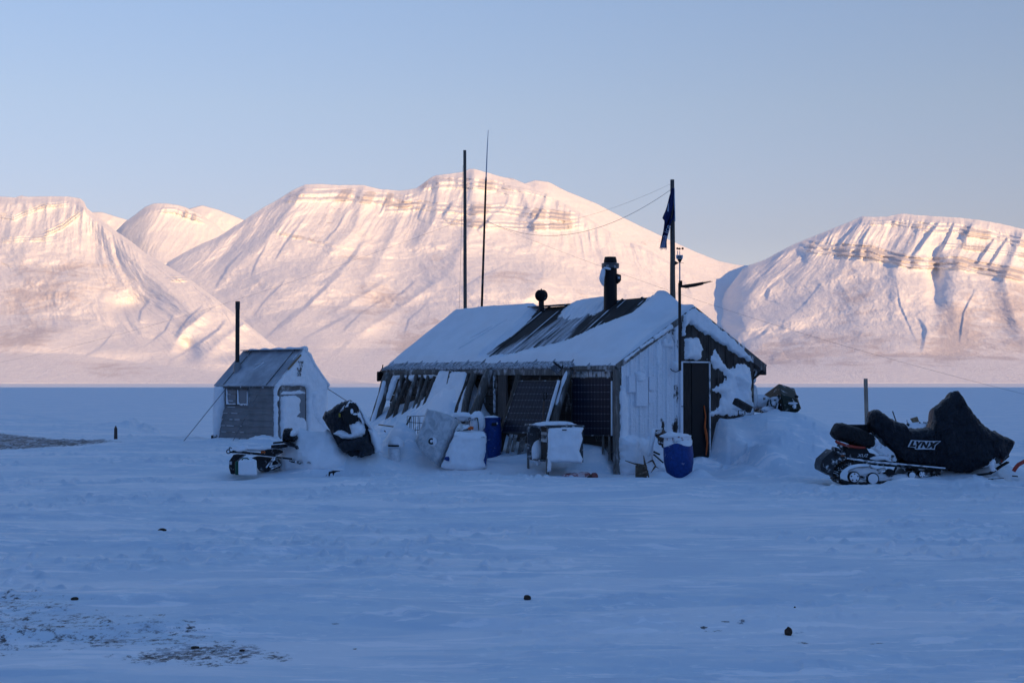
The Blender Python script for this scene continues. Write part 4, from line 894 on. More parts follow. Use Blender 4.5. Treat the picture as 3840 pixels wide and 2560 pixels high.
# chimney and ventilator ----------------------------------------
c0 = at(2289, 1125, 29.9)
ch = MB(); ch.lathe((c0[0], c0[1], 0), [(.145, 3.0), (.142, 3.2), (.138, 4.30), (.118, 4.38)], 32); chim = ch.build('chimney', NT('chimney_black').fin((.007, .007, .010), .5, .18), cabin)
def zat(px, py, Y): return at(px, py, Y)[2]
cz = zat(2289, 1010, 29.9)
ch = MB(); ch.lathe((c0[0], c0[1], 0), [(.10, zat(2289, 1022, 29.9)), (.10, zat(2289, 1005, 29.9))], 28); ch.lathe((c0[0], c0[1], 0), [(.178, zat(0, 1006, 29.9)), (.185, zat(0, 1000, 29.9)), (.185, zat(0, 989, 29.9)), (.17, zat(0, 987, 29.9))], 32)
ch.build('chimney_cap', frosted('cap_metal', (.10, .10, .11), .2, .4, .5, 6, .6), chim)
sm = MB(); sm.blob((c0[0] + .03, c0[1] - .02, zat(0, 987, 29.9)), (.10, .10, .055), 16, .2, 2, 3); sm.build('cap_snow', SNOW, chim)
sm = MB(); sm.tube([at(2262, 1004, 29.76), at(2260, 1025, 29.76), at(2255, 1045, 29.78), at(2260, 1062, 29.8), at(2263, 1074, 29.82)], [.05, .055, .06, .035, .008], 10, wob=.2, seed=4)
sm.tube([at(2262, 1003, 29.74), at(2278, 1006, 29.72), at(2292, 1010, 29.72)], [.02, .028, .02], 8, wob=.2, seed=5); sm.build('chimney_rime', SNOW, chim, sub=1)
sm = MB(); sm.tube([at(2312, 1030, 29.86), at(2320, 1035, 29.86), at(2320, 1050, 29.86), at(2314, 1064, 29.86)], [.03, .055, .05, .015], 10, wob=.1); sm.tube([at(2324, 1046, 29.86), at(2325, 1062, 29.86)], [.008, .002], 5); sm.build('chimney_damper', STEEL, chim)
v0 = at(2030, 1118, 31.35); sc_ = 31.35 / FPX
vt = MB(); vt.lathe(v0, [(.06, -.30), (.06, -.04), (.085, -.035)], 20)
for k in range(22):
    a = 2 * math.pi * k / 22; pts = []
    for j in range(9):
        th = -1.25 + 2.5 * j / 8; pts.append(v0 + np.array([math.cos(a + .35 * th) * .125 * math.cos(th * .9), math.sin(a + .35 * th) * .125 * math.cos(th * .9), .06 + .115 * math.sin(th)]))
    vt.tube(pts, .017, 5)
vt.lathe(v0, [(.02, .17), (.015, .20), (.001, .215)], 8); vt.lathe(v0, [(.10, .0), (.118, .06), (.09, .12), (.02, .165)], 20)
vt.build('roof_vent', STEEL, cabin)

# poles, antenna, flag -------------------------------------------
def pole(name, a, b, r0, r1, mat, label, cat, n=8, wob=.05, parent=None, seed=1):
    pts = [np.array(a) + (np.array(b) - np.array(a)) * k / n for k in range(n + 1)]
    m = MB(); m.tube(pts, [r0 + (r1 - r0) * k / n for k in range(n + 1)], 14, wob=wob, seed=seed)
    o = m.build(name, mat, parent, origin=a if parent is None else None)
    if parent is None: tag(o, label, cat)
    return o
Yp = 35.6
a = at(1746, 1160, Yp); tp = pole('wooden_pole', (a[0], Yp, -.2), at(1743, 564, Yp), .052, .038, POLEWOOD, 'tallest bare wooden pole rising behind the left end of the cabin roof', 'pole')
Ya = 35.2; root = thing('radio_antenna', 'slim leaning antenna mast with a thin white whip next to the tall pole', 'antenna', (at(1807, 1150, Ya)[0], Ya, -.2))
m = MB(); m.tube([(at(1806, 1150, Ya)[0] - .04, Ya, -.2), at(1807, 1145, Ya), at(1822, 680, Ya)], [.032, .03, .024], 12); m.build('mast', STEEL, root)
m = MB(); m.tube([at(1822, 680, Ya), at(1823, 664, Ya)], [.03, .018], 12); m.build('joint', frosted('joint', (.2, .2, .22), .2), root)
m = MB(); m.tube([at(1823, 664, Ya), at(1827, 560, Ya), at(1831, 488, Ya)], [.016, .012, .006], 8); m.build('whip', NT('whip').fin((.35, .38, .44), .4, .4), root)
Yf = 28.75; fp = at(2523, 1112, Yf)
flagpole = pole('flag_pole', fp - np.array([0, 0, .12]), at(2521, 674, Yf), .056, .040, POLEWOOD, 'wooden pole standing on the right end of the ridge with a flag', 'pole', wob=.06, seed=3)
m = MB(); m.tube([at(2518, 700, Yf), at(2522, 690, Yf - .02), at(2525, 700, Yf), at(2518, 712, Yf - .02)], .014, 8); m.build('rope_knot', STEEL, flagpole)
m = MB(); m.tube([at(2528, 705, Yf - .06), at(2531, 830, Yf - .06)], .012, 6); m.build('conduit', NT('white_conduit').fin((.45, .48, .55), .5), flagpole)
def flag():
    # a sagging, twisted pennant: rows from top to bottom given by left and right edges
    rows = [((2518, 708), (2527, 706)), ((2512, 730), (2528, 730)), ((2505, 760), (2529, 760)), ((2496, 788), (2529, 790)), ((2484, 818), (2528, 822)), ((2492, 828), (2520, 826)), ((2490, 845), (2512, 848)), ((2487, 866), (2508, 868)), ((2482, 890), (2503, 886)), ((2477, 912), (2500, 908)), ((2474, 930), (2501, 929))]
    nu, nv = 40, 90; V = np.zeros((nu, nv, 3)); ra = np.linspace(0, len(rows) - 1, nv); L = np.array([r[0] for r in rows], float); Rr = np.array([r[1] for r in rows], float); ix = np.arange(len(rows))
    for j, r in enumerate(ra):
        l = np.array([np.interp(r, ix, L[:, 0]), np.interp(r, ix, L[:, 1])]); q = np.array([np.interp(r, ix, Rr[:, 0]), np.interp(r, ix, Rr[:, 1])])
        for i in range(nu):
            f = i / (nu - 1); p = l + (q - l) * f; w = (q[0] - l[0])
            V[i, j] = at(p[0], p[1], Yf - .075 + .05 * math.sin(f * 7 + r * .8) * min(1, w / 25) + .02 * math.sin(f * 17 + r * 2))
    col = np.tile(ra, (nu, 1)) / (len(rows) - 1)
    m = NT('flag_cloth'); g = m.attr('g'); n = m.noise(m.coord(), 40, 3)
    c = m.mix(m.ramp(g, .78, .86), (.012, .020, .085), (.20, .22, .34)); c = m.mix(m.ramp(n, .4, .7, 0, .3), c, (.02, .025, .08))
    o = mesh_np('blue_flag', V.reshape(-1, 3), grid_faces(nu, nv), m.fin(c, .85, .1), None, attrs={'g': col}, origin=V[20, 88])
    md = o.modifiers.new('s', 'SOLIDIFY'); md.thickness = .004
    tag(o, 'frayed dark blue flag hanging folded along the wooden flag pole', 'flag')
    white = NT('flag_white').fin((.36, .38, .46), .8)
    m = MB(); m.hexa([at(x, y, Yf - yy) for yy in (.150, .156) for x, y in ((2502, 793), (2508, 793), (2508, 762), (2505, 762))]); m.build('stripe', white, o)
    cu = bpy.data.curves.new('txt', 'FONT'); cu.body = 'a ice'; cu.size = .155; cu.extrude = .0015; cu.align_x = 'CENTER'; cu.align_y = 'CENTER'
    to = bpy.data.objects.new('tmp', cu); COL.objects.link(to); dg = bpy.context.evaluated_depsgraph_get(); me = bpy.data.meshes.new_from_object(to.evaluated_get(dg)); bpy.data.objects.remove(to)
    me.materials.clear(); me.materials.append(white)
    t = bpy.data.objects.new('lettering', me); COL.objects.link(t)
    t.parent = o; t.location = Vector(at(2499, 868, Yf - .165)) - o.location; t.rotation_euler = (R_(90), R_(-68), 0)
    m = MB()
    for k in range(9): 
        x = 2474 + k * 3.3; m.tube([at(x, 929, Yf - .08), at(x - 2 + (k * 7) % 4, 934 + (k * 5) % 6, Yf - .09)], [.006, .002], 4)
    m.build('frayed_threads', white, o)
flag()

# weather station mast on the gable
Ym = 27.6; root = thing('weather_station', 'thin mast on the gable with cup anemometer, white sensor box and side arm', 'weather station', at(2549, 1390, Ym))
def wp(px, py, dy=0): return at(px, py, Ym + dy)
m = MB(); m.box((wp(2549, 1225)), (.026, .02, (wp(0, 1062)[2] - wp(0, 1390)[2]) / 2)); m.build('mast', wood('mast_brown', (.06, .045, .04), (.03, .025, .025), .02), root)
m = MB(); m.tube([wp(2549, 1070), wp(2549, 980)], .014, 10); m.build('upper_mast', NT('galv').fin((.32, .34, .38), .35, .5, metal=.6), root)
m = MB(); m.hexa([wp(x, y, d) for (y, w) in ((971, 12), (956, 14)) for (x, d) in ((2548 - w, -.06), (2548 + w, -.06), (2548 + w, .06), (2548 - w, .06))]); m.build('sensor_box', NT('sensor_white').fin((.62, .64, .68), .45), root, bevel=.008)
m = MB(); m.box(wp(2548, 964, -.075), (.042, .004, .028)); m.build('display', NT('sensor_grey').fin((.10, .11, .13), .3), root)
m = MB(); m.lathe(wp(2549, 978), [(.018, -.03), (.05, .035)], 16); m.build('sensor_base', STEEL, root)
m = MB()
for dx in (-7, 1): m.tube([wp(2548 + dx, 956), wp(2548 + dx, 940)], .008, 6)
m.build('stalk', NT('stalk').fin((.5, .52, .56), .4), root)
for (x, y, d) in ((2540, 932, 0), (2548, 933, -.06), (2560, 932, .02)):
    m = MB(); m.lathe(wp(x, y, d), [(.001, -.022), (.014, -.018), (.021, -.005), (.022, .004), (.017, .004), (.012, -.01)], 14, axis=(0, -1, .1), cap=False); m.build('cup', BLACK, root)
m = MB(); m.tube([wp(2540, 932), wp(2560, 932)], .005, 6); m.build('cup_arm', BLACK, root)
m = MB(); q = [wp(2546, 986, -.01), wp(2525, 974, -.01), wp(2530, 986, -.01), wp(2525, 998, -.01)]; m.prism(q, (0, .01, 0)); m.tube([wp(2546, 986), wp(2564, 987)], .004, 5); m.build('wind_vane', BLACK, root)
m = MB(); m.lathe(wp(2552, 1062), [(.035, -.05), (.035, .05)], 12); m.tube([wp(2553, 1074), wp(2575, 1073), wp(2608, 1068), wp(2636, 1062)], [.022, .036, .034, .028], 12, squash=None)
m.tube([wp(2632, 1063), wp(2672, 1055)], [.018, .004], 6)
for k in range(14): m.tube([wp(2634 + k * 2.4, 1061 - k * .45), wp(2634 + k * 2.4, 1056 - k * .3)], [.005, .002], 4)
for k in range(3): m.tube([wp(2570 + 6 * k, 1076), wp(2570 + 6 * k, 1083)], .004, 4)
m.build('side_arm', wood('arm_brown', (.035, .028, .026), (.015, .012, .012), .04), root)

# wires -----------------------------------------------------------
def wire(p, q, sag, r, label, name='guy_wire'):
    n = 26; pts = [np.array(p) * (1 - k / n) + np.array(q) * (k / n) - np.array([0, 0, 4 * sag * (k / n) * (1 - k / n)]) for k in range(n + 1)]
    m = MB(); m.tube(pts, r, 5); o = m.build(name, WIRE); tag(o, label, 'wire'); return o
P1 = at(2515, 712, Yf); P2 = at(1824, 828, Ya)
wire(P1, P2, .62, .0042, 'sagging cable from the flag pole to the antenna mast', 'hanging_cable')
wire(at(2515, 690, Yf), at(1745, 850, Yp), .35, .0020, 'thin wire from the top of the flag pole to the tall bare pole')
e = at(-60, 1370, 52); wire(at(1744, 822, Yp), e, .35, .0020, 'long thin wire running down to the left from the tall bare pole')
wire(at(1824, 832, Ya), at(3900, 1492, 27), .25, .0020, 'long thin wire running down to the right behind the covered snowmobile')
wire(at(1736, 620, Yp), at(1722, 1180, 36.5), .0, .003, 'thin line hanging down beside the tall bare pole')
# ------------------------------------------------------------------ small shed
SA = np.array([-6.71, 40.0, 0.]); ST = np.array([-1.9, 1.56, 0]) / math.hypot(1.9, 1.56); SS = np.array([1.3, 1.56, 0]) / math.hypot(1.3, 1.56)
def shd(t, s, z): return SA + ST * t + SS * s + UP * z
def SF(px, py, off=0.): return hit(px, py, shd(0, -off, 0), -SS)      # long side
def SG(px, py, off=0.): return hit(px, py, shd(-off, 0, 0), -ST)      # gable side
SL, SW = 2.45, 2.03; SE, SR = 1.66, 2.66
shed = thing('garden_shed', 'tiny grey shed with a small window and snow-plastered door, left of the cabin', 'shed', shd(1.2, 1, 0))
SHEDW = wood('shed_boards', (.25, .245, .25), (.19, .187, .195), .05, (.06, .06, 1.2))
b = MB(); zb = [SF(1000, y)[2] for y in (1672, 1648, 1624, 1600, 1576, 1552, 1528, 1504, 1480, 1450)]
for i in range(len(zb) - 1):
    z0, z1 = zb[i], zb[i + 1]
    P = [shd(0.0, -.024, z0), shd(SL, -.024, z0), shd(SL, .03, z0), shd(0.0, .03, z0), shd(0.0, -.004, z1 + .012), shd(SL, -.004, z1 + .012), shd(SL, .03, z1 + .012), shd(0.0, .03, z1 + .012)]
    b.hexa(P)
b.build('wall', SHEDW, shed, smooth=False)
b = MB()
for i in range(len(zb) - 1):
    t0 = SL * (.42 + .04 * i); tt = t0
    while tt < SL - .12 - (.03 * i):
        L = random.uniform(.05, .35); b.beam(shd(tt, -.020, zb[i] + .004), shd(min(tt + L, SL), -.020, zb[i] + .004), .022, .010 + .006 * random.random()); tt += L + random.uniform(.02, .3)
tag(b.build('ledge_snow', SNOW, shed), kind='stuff')
b = MB(); top = [(0, SE), (SW / 2, SR - .02), (SW, SE)]
b.hexa([shd(.0, .03, -.2), shd(.05, .03, -.2), shd(.05, SW - .02, -.2), shd(.0, SW - .02, -.2), shd(.0, .03, SE), shd(.05, .03, SE), shd(.05, SW - .02, SE), shd(.0, SW - .02, SE)])
b.hexa([shd(.0, .03, SE + .002), shd(.05, .03, SE + .002), shd(.05, SW - .02, SE + .002), shd(.0, SW - .02, SE + .002), shd(.0, SW / 2 - .02, SR - .04), shd(.05, SW / 2 - .02, SR - .04), shd(.05, SW / 2 + .02, SR - .04), shd(.0, SW / 2 + .02, SR - .04)])
b.build('wall', wood('shed_gable', (.19, .17, .16), (.10, .09, .085), .3), shed)
b = MB(); b.box(shd(SL - .02, SW / 2, .75), (.02, SW / 2, .9), ST, SS); b.box(shd(SL / 2, SW, .75), (SL / 2, .02, .9), ST, SS); b.build('wall', SHEDW, shed)
m = NT('shed_roof'); n = m.noise(m.coord(), 1.6, 5, .6); n2 = m.noise(m.coord(), 9, 5, .65)
SROOF = m.fin(m.mix(m.ramp(m.math('ADD', n, m.math('MULTIPLY', n2, .12)), .40, .80), (.27, .29, .33), (.50, .53, .58)), .6, .3, m.bump(n2, .2, .01))
def splane(s0, z0, s1, z1, name, mat, lift=0., t0=-.07, t1=SL + .09, par=shed):
    b = MB(); d = .03
    b.hexa([shd(t0, s0, z0 - d + lift), shd(t1, s0, z0 - d + lift), shd(t1, s1, z1 - d + lift), shd(t0, s1, z1 - d + lift), shd(t0, s0, z0 + lift), shd(t1, s0, z0 + lift), shd(t1, s1, z1 + lift), shd(t0, s1, z1 + lift)])
    return b.build(name, mat, par, bevel=.005)
sro = splane(-.06, SE + .0, SW / 2 + .01, SR + .015, 'roof', SROOF)
sr2 = splane(SW + .06, SE + .0, SW / 2 + .014, SR + .012, 'roof', SNOWS)
b = MB(); b.beam(shd(-.05, SW / 2, SR + .03), shd(SL + .07, SW / 2, SR + .03), .26, .022); b.build('ridge_cap', SROOF, shed, bevel=.006)
b = MB(); n = 22
b.tube([shd(-.12 + (SL + .1) * k / n, SW / 2 + .12 + .03 * math.sin(k), SR + .02 + .02 * math.sin(k * 1.3)) for k in range(n + 1)], [.05 + .045 * (1 - k / n) ** 1.5 + .012 * math.sin(k * 2.1) for k in range(n + 1)], 12); b.build('ridge_snow', SNOW, shed, sub=1)
b = MB(); b.beam(shd(-.02, -.045, SE - .045), shd(SL + .02, -.045, SE - .045), .022, .075); b.build('fascia', wood('shed_fascia', (.13, .12, .12), (.08, .08, .08), .3), shed)
for tt in (.22, 2.1):
    b = MB(); b.beam(shd(tt, -.07, SE + .012), shd(tt, SW / 2, SR + .045), .018, .012); b.build('roof_strap', STEEL, sro)
b = MB(); b.beam(shd(1.35, .42, SE + .44), shd(1.12, .62, SE + .66), .03, .03); b.beam(shd(1.12, .62, SE + .66), shd(1.5, .58, SE + .60), .025, .02); b.build('roof_snow_lump', SNOW, sro, bevel=.01)
b = MB(); b.beam(shd(-.004, -.01, -.1), shd(-.004, -.01, SE), .03, .04); b.build('corner_trim', STEEL, shed)
# window: frame, panes with snow in the corners
def swin():
    x0, x1, y0, y1 = 846, 928, 1459, 1518
    fr = MB()
    for (a, c) in (((x0, y0), (x1, y0)), ((x0, y1), (x1, y1)), ((x0, y0), (x0, y1)), ((x1, y0), (x1, y1)), ((887, y0), (887, y1))): fr.beam(SF(*a, .055), SF(*c, .055), .03, .035, up=-SS)
    f = fr.build('window', wood('win_frame', (.11, .10, .10), (.06, .06, .06), .4), shed)
    for (a0, a1) in ((x0 + 3, 884), (890, x1 - 3)):
        p = MB(); p.hexa([SF(a0, y1 - 2, .034), SF(a1, y1 - 2, .034), SF(a1, y1 - 2, .03), SF(a0, y1 - 2, .03), SF(a0, y0 + 2, .034), SF(a1, y0 + 2, .034), SF(a1, y0 + 2, .03), SF(a0, y0 + 2, .03)])
        p.build('pane', NT('pane').fin((.10, .15, .19), .25, .5), f)
        snow_patch('pane_snow', [(a0, y0), (a0 + 4, y0), (a0 + 5, y1 - 14), (a0 + 9, y1 - 5), (a1, y1 - 5), (a1, y1), (a0, y1)], shd(0, -.036, 0), -SS, ST, UP, th=.012, edge=.03, jag=.012, lump=.004, res=.01, parent=f, seed=int(a0))
swin()
kw = dict(p0=shd(0, 0, 0), nrm=-ST, U=SS, Vv=UP, parent=shed)
snow_patch('gable_snow', [(1026, 1442), (1058, 1400), (1078, 1376), (1100, 1345), (1122, 1318), (1132, 1308), (1150, 1318), (1166, 1350), (1190, 1390), (1222, 1440), (1224, 1660), (1150, 1660), (1147, 1590), (1145, 1455), (1135, 1447), (1050, 1448), (1040, 1460), (1036, 1480), (1046, 1486), (1042, 1500), (1034, 1515), (1041, 1530), (1040, 1660), (1026, 1660)],
    th=.10, edge=.10, jag=.025, lump=.03, seed=31, **kw)
snow_patch('gable_snow', [(1152, 1460), (1160, 1560), (1224, 1640), (1224, 1450)], th=.16, edge=.25, jag=.03, lump=.05, seed=33, **kw)
snow_patch('gable_snow', [(1128, 1303), (1136, 1306), (1160, 1325), (1175, 1360), (1230, 1440), (1226, 1456), (1200, 1420), (1165, 1372), (1146, 1335)], th=.10, edge=.08, jag=.01, seed=34, off=.03, **kw)
b = MB(); p, q = SG(1048, 1462, .02), SG(1143, 1660, .02); b.box((p + q) / 2, (.012, np.linalg.norm((q - p)[:2]) / 2, abs(q[2] - p[2]) / 2), ST, SS)
m = NT('ribbed_door'); cc = m.sep(m.coord()); st = m.math('FRACT', m.math('MULTIPLY', cc[2], 34)); 
sd_ = b.build('door', m.fin(m.mix(m.ramp(st, .35, .6), (.10, .10, .11), (.33, .35, .38)), .7, .2, m.bump(st, .3, .006)), shed)
snow_patch('door_snow', [(1050, 1486), (1105, 1482), (1120, 1496), (1116, 1520), (1120, 1545), (1108, 1562), (1130, 1566), (1142, 1580), (1143, 1660), (1056, 1660), (1048, 1600)], th=.09, edge=.07, jag=.03, lump=.03, seed=35, off=.03, **dict(kw, parent=sd_))
snow_patch('door_snow', [(1048, 1474), (1060, 1466), (1090, 1468), (1120, 1462), (1143, 1470), (1143, 1476), (1050, 1480)], th=.03, edge=.02, jag=.012, lump=.01, res=.01, seed=36, off=.03, **dict(kw, parent=sd_))
b = MB(); b.beam(SG(1046, 1440, .02), SG(1144, 1440, .02), .02, .05, up=UP); b.beam(SG(1050, 1455, .03), SG(1143, 1455, .03), .02, .09, up=UP); b.build('lintel', GREYWOOD, shed)
b = MB(); b.beam(SG(1129, 1330, .14), SG(1080, 1385, .11), .025, .05); b.build('bargeboard', TANWOOD, shed, bevel=.005)
for (x, y, r) in ((1117, 1362, 8), (1113, 1384, 9), (1111, 1402, 6)):
    snow_patch('bare_patch', [(x - r, y - 5), (x + r, y - 7), (x + r * .8, y + 6), (x - r * .5, y + 8)], th=.006, edge=.03, jag=.06, lump=.0, res=.008, seed=x + y, off=.118, jsc=20, mat=wood('bare%d' % y, (.12, .11, .10), (.08, .07, .07), .4), **kw)
b = MB(); p = SG(1146, 1457, .0); b.tube([SG(1146, 1460, .12), SG(1147, 1590, .12)], .008, 6); b.build('door_edge', STEEL, shed)
snow_patch('wall_snow', [(812, 1446), (846, 1448), (846, 1520), (838, 1550), (828, 1610), (820, 1665), (806, 1665), (808, 1550)], shd(0, 0, 0), -SS, ST, UP, th=.12, edge=.12, jag=.01, lump=.02, seed=37, parent=shed, off=.02)
p = shd(SL - .38, .42, 0); pz = float(SE + .42)
b = MB(); b.lathe((p[0], p[1], 0), [(.115, pz - .12), (.105, pz + .18), (.10, pz + .24), (.07, pz + .25)], 20); b.build('flue_base', NT('flue_zinc').fin((.22, .23, .25), .5, .4, metal=.3), shed)
t0 = at(893, 1131, p[1])[2]; b = MB(); b.lathe((p[0], p[1], 0), [(.062, pz + .2), (.062, t0)], 20); sp_ = b.build('stove_pipe', NT('pipe_black').fin((.012, .012, .014), .5, .4), shed)
b = MB(); b.lathe((p[0], p[1], 0), [(.068, t0 - .22), (.068, t0 + .01)], 20)
m = NT('perforated'); vv = m.ramp(m.voro(m.coord(), 38), .3, .4, 1, 0); b.build('pipe_cap', m.fin(m.mix(vv, (.04, .035, .035), (.004, .004, .005)), .6, .3), sp_)
wire(SG(1229, 1457, .1), at(1308, 1508, 38.6), 0, .012, 'taut guy rope from the right eave of the small shed', 'guy_rope')
wire(SF(856, 1446, .08), at(690, 1652, 38.5), 0, .010, 'taut guy rope from the left eave of the small shed down to the snow', 'guy_rope')
wire(SF(985, 1446, .08), at(868, 1662, 39.3), 0, .007, 'thin guy rope crossing in front of the small shed boards', 'guy_rope')
b = MB(); q = at(803, 1640, 40); b.box(q, (.07, .1, .07)); b.beam(at(805, 1647, 40), at(822, 1650, 40.4), .06, .03); tag(b.build('concrete_block', BLACKF, bevel=.01), 'small dark block at the left foot of the small shed', 'block')

# ------------------------------------------------------------------ generic cover loft
def side_loft(name, st, Yc, mat, parent, fold=.02, fsc=3., topw=1., n=40, seg=8, seed=0, k=(0, 0, 1), pw=.7, conv=lambda p: p, sub=None):
    """st: (x, ytop, ybottom, halfwidth[, top narrowing]); side view in image points, depth from half width"""
    S = np.array([conv(s[:2]) + (conv((s[0], s[2]))[1], s[3], s[4] if len(s) > 4 else topw) for s in st], float)
    xs = np.linspace(S[0, 0], S[-1, 0], (len(S) - 1) * seg + 1); C = [np.interp(xs, S[:, 0], S[:, i]) for i in range(1, 5)]
    ker = np.array([1, 2, 3, 2, 1.]); ker /= ker.sum()
    for i in (2, 3): C[i] = np.convolve(np.pad(C[i], 2, mode='edge'), ker, mode='valid')
    V = np.zeros((len(xs), n, 3))
    for i, x in enumerate(xs):
        a, b_ = at(x, C[0][i], Yc), at(x, C[1][i], Yc); zc, hh = (a[2] + b_[2]) / 2, (a[2] - b_[2]) / 2
        for j in range(n):
            th = 2 * math.pi * j / n; c_, s_ = math.cos(th), math.sin(th)
            cy = math.copysign(abs(c_) ** pw, c_); cz = math.copysign(abs(s_) ** pw, s_)
            w = C[2][i] * (1 - (1 - C[3][i]) * (cz * .5 + .5) ** 1.3)
            V[i, j] = (a[0], Yc + w * cy, zc + hh * cz)
    X, Yy, Z = V[..., 0], V[..., 1], V[..., 2]
    f = fold * (ridged(X * fsc + Z * fsc * .6, Z * fsc * .9 - X * fsc * .5 + Yy, 3, seed) + .8 * fbm(X * fsc * 2.2, Z * fsc * 2.2, 3, seed + 3))
    edge = np.minimum(1, np.minimum(np.arange(len(xs)), np.arange(len(xs))[::-1]) / 3.)[:, None]
    Nv = np.stack([np.zeros_like(X), Yy - Yc, (Z - Z.mean(1, keepdims=True)) * .12], -1); Nv /= (np.linalg.norm(Nv, axis=-1, keepdims=True) + 1e-9)
    V = V + Nv * (f * edge)[..., None]
    nx = len(xs); idx = np.arange(nx * n).reshape(nx, n); F = []
    for i in range(nx - 1):
        for j in range(n): F.append((idx[i, j], idx[i, (j + 1) % n], idx[i + 1, (j + 1) % n], idx[i + 1, j]))
    m = MB(); m.add(V.reshape(-1, 3), F); m.add(V[0], [tuple(range(n))]); m.add(V[-1], [tuple(range(n))[::-1]])
    o = m.build(name, mat, parent)
    import bmesh
    bm = bmesh.new(); bm.from_mesh(o.data); bmesh.ops.remove_doubles(bm, verts=bm.verts, dist=1e-5); bm.to_mesh(o.data); bm.free()
    for p in o.data.polygons: p.use_smooth = True
    return o
def cloth(name, col=(.012, .0135, .017), frost=.0, rough=.42):
    m = NT(name); c = m.coord(); n = m.noise(c, 4, 5, .55, 2.2); f2 = m.noise(c, 26, 4, .6)
    w = m.noise(m.coord((1, 1, 1)), 3.2, 6, .65)
    colr = m.mix(m.ramp(f2, .3, .7), tuple(x * .7 for x in col), tuple(x * 1.5 for x in col))
    if frost: colr = m.mix(m.ramp(w, .70 - frost * .4, .78 - frost * .4, 0, .85), colr, (.7, .73, .79))
    return m.fin(colr, rough + .1, .22, m.bump(n, 1.0, .09))

# ------------------------------------------------------------------ right snowmobile under a black cover
YS = 24.9
def c4(p): return (3020 + p[0] / 2.868, 1400 + p[1] / 2.868)
def A4(x, y, dy=0.): return at(*c4((x, y)), YS + dy)
sm = thing('covered_snowmobile', 'black covered snowmobile with white brand lettering parked at the right', 'snowmobile', (A4(1100, 1180)[0], YS, .0))
COVER = cloth('cover_black', (.010, .012, .018), 0, .30)
cov = side_loft('cover', [(672, 470, 530, .10), (690, 412, 600, .16), (730, 394, 650, .22), (800, 412, 720, .25), (860, 455, 800, .27), (930, 512, 870, .29), (1000, 520, 950, .31), (1045, 530, 966, .32), (1062, 560, 968, .32), (1072, 604, 970, .32), (1200, 598, 985, .33), (1330, 592, 998, .35), (1352, 520, 1000, .32, .8),
    (1362, 390, 1003, .30, .7), (1400, 366, 1006, .34, .62), (1440, 345, 1012, .37, .6), (1500, 275, 1016, .38, .55), (1550, 218, 1030, .38, .5), (1600, 196, 1046, .38, .45), (1650, 210, 1056, .40, .45), (1690, 262, 1055, .42, .5), (1730, 345, 1050, .45, .5), (1800, 452, 1035, .48, .55), (1900, 560, 990, .50, .6),
    (1990, 620, 925, .48, .7), (2060, 648, 945, .44, .8), (2110, 672, 892, .40, .9), (2160, 695, 810, .34), (2203, 718, 748, .22)], YS, COVER, sm, fold=.040, fsc=3.8, seed=3, conv=c4, seg=10, n=84, pw=.62)
bag = side_loft('rear_bag', [(276, 632, 660, .08), (300, 590, 690, .20), (335, 538, 712, .26), (400, 540, 735, .28), (470, 560, 755, .28), (560, 585, 785, .28), (640, 620, 795, .27), (700, 650, 795, .25), (742, 690, 775, .12)], YS - .05, cloth('bag_black', (.011, .011, .013), 0, .5), sm, fold=.02, fsc=5, seed=8, conv=c4, seg=6, n=36, pw=.6)
b = MB(); b.hexa([A4(x, y, d) for y in (640, 548) for (x, d) in ((440 if y == 640 else 430, .05), (748, .05), (735, .36), (450, .36))]); cb = b.build('storage_box', cloth('box_black', (.02, .022, .027), 0, .35), sm, bevel=.02)
b = MB(); b.tube([A4(325, 722, -.30), A4(340, 738, -.30), A4(430, 770, -.30), A4(560, 793, -.30), A4(645, 797, -.30)], [.022, .026, .026, .024, .018], 10); b.build('bumper_bar', RED, sm)
b = MB(); fl = [(300, 822), (440, 905), (320, 985), (295, 1108), (168, 1042), (163, 1000), (180, 930)]; b.prism([A4(x, y, -.27) for x, y in fl], (0, .52, 0)); fo = b.build('snow_flap', frosted('flap_grey', (.022, .025, .031), .10, .45), sm, bevel=.012)
b = MB()
for q in (((192, 965), (195, 1000)), ((195, 1000), (280, 1035))): b.beam(A4(*q[0], -.275), A4(*q[1], -.275), .006, .006)
b.build('flap_marks', NT('flap_line').fin((.25, .27, .3), .5), fo)
b = MB()
for (x, y, x1, y1, w) in ((300, 800, 440, 850, .05), (300, 830, 430, 880, .05), (360, 770, 430, 800, .05), (330, 840, 340, 890, .04)): b.beam(A4(x, y, -.1), A4(x1, y1, -.1), .3, w)
b.lathe(A4(335, 870, -.30), [(.03, -.02), (.03, .02)], 12, axis=(0, 1, 0)); b.build('hitch', BLACKF, sm, bevel=.008)
pl = MB(); pl.prism([A4(x, y, -.26) for x, y in [(435, 800), (660, 800), (690, 850), (800, 880), (960, 960), (990, 985), (860, 960), (680, 925), (445, 900)]], (0, .5, 0)); side = pl.build('side_panel', BLACK, sm, bevel=.008)
b = MB(); b.lathe(A4(506, 884, -.268), [(.012, .0), (.01, .01)], 24, axis=(0, -1, 0)); 
o = b.build('reflector', NT('amber').fin((.30, .07, .01), .35), side); 
for v in o.data.vertices: v.co.x = (v.co.x - (A4(506, 884)[0] - sm.location.x)) * 3.6 + (A4(506, 884)[0] - sm.location.x)
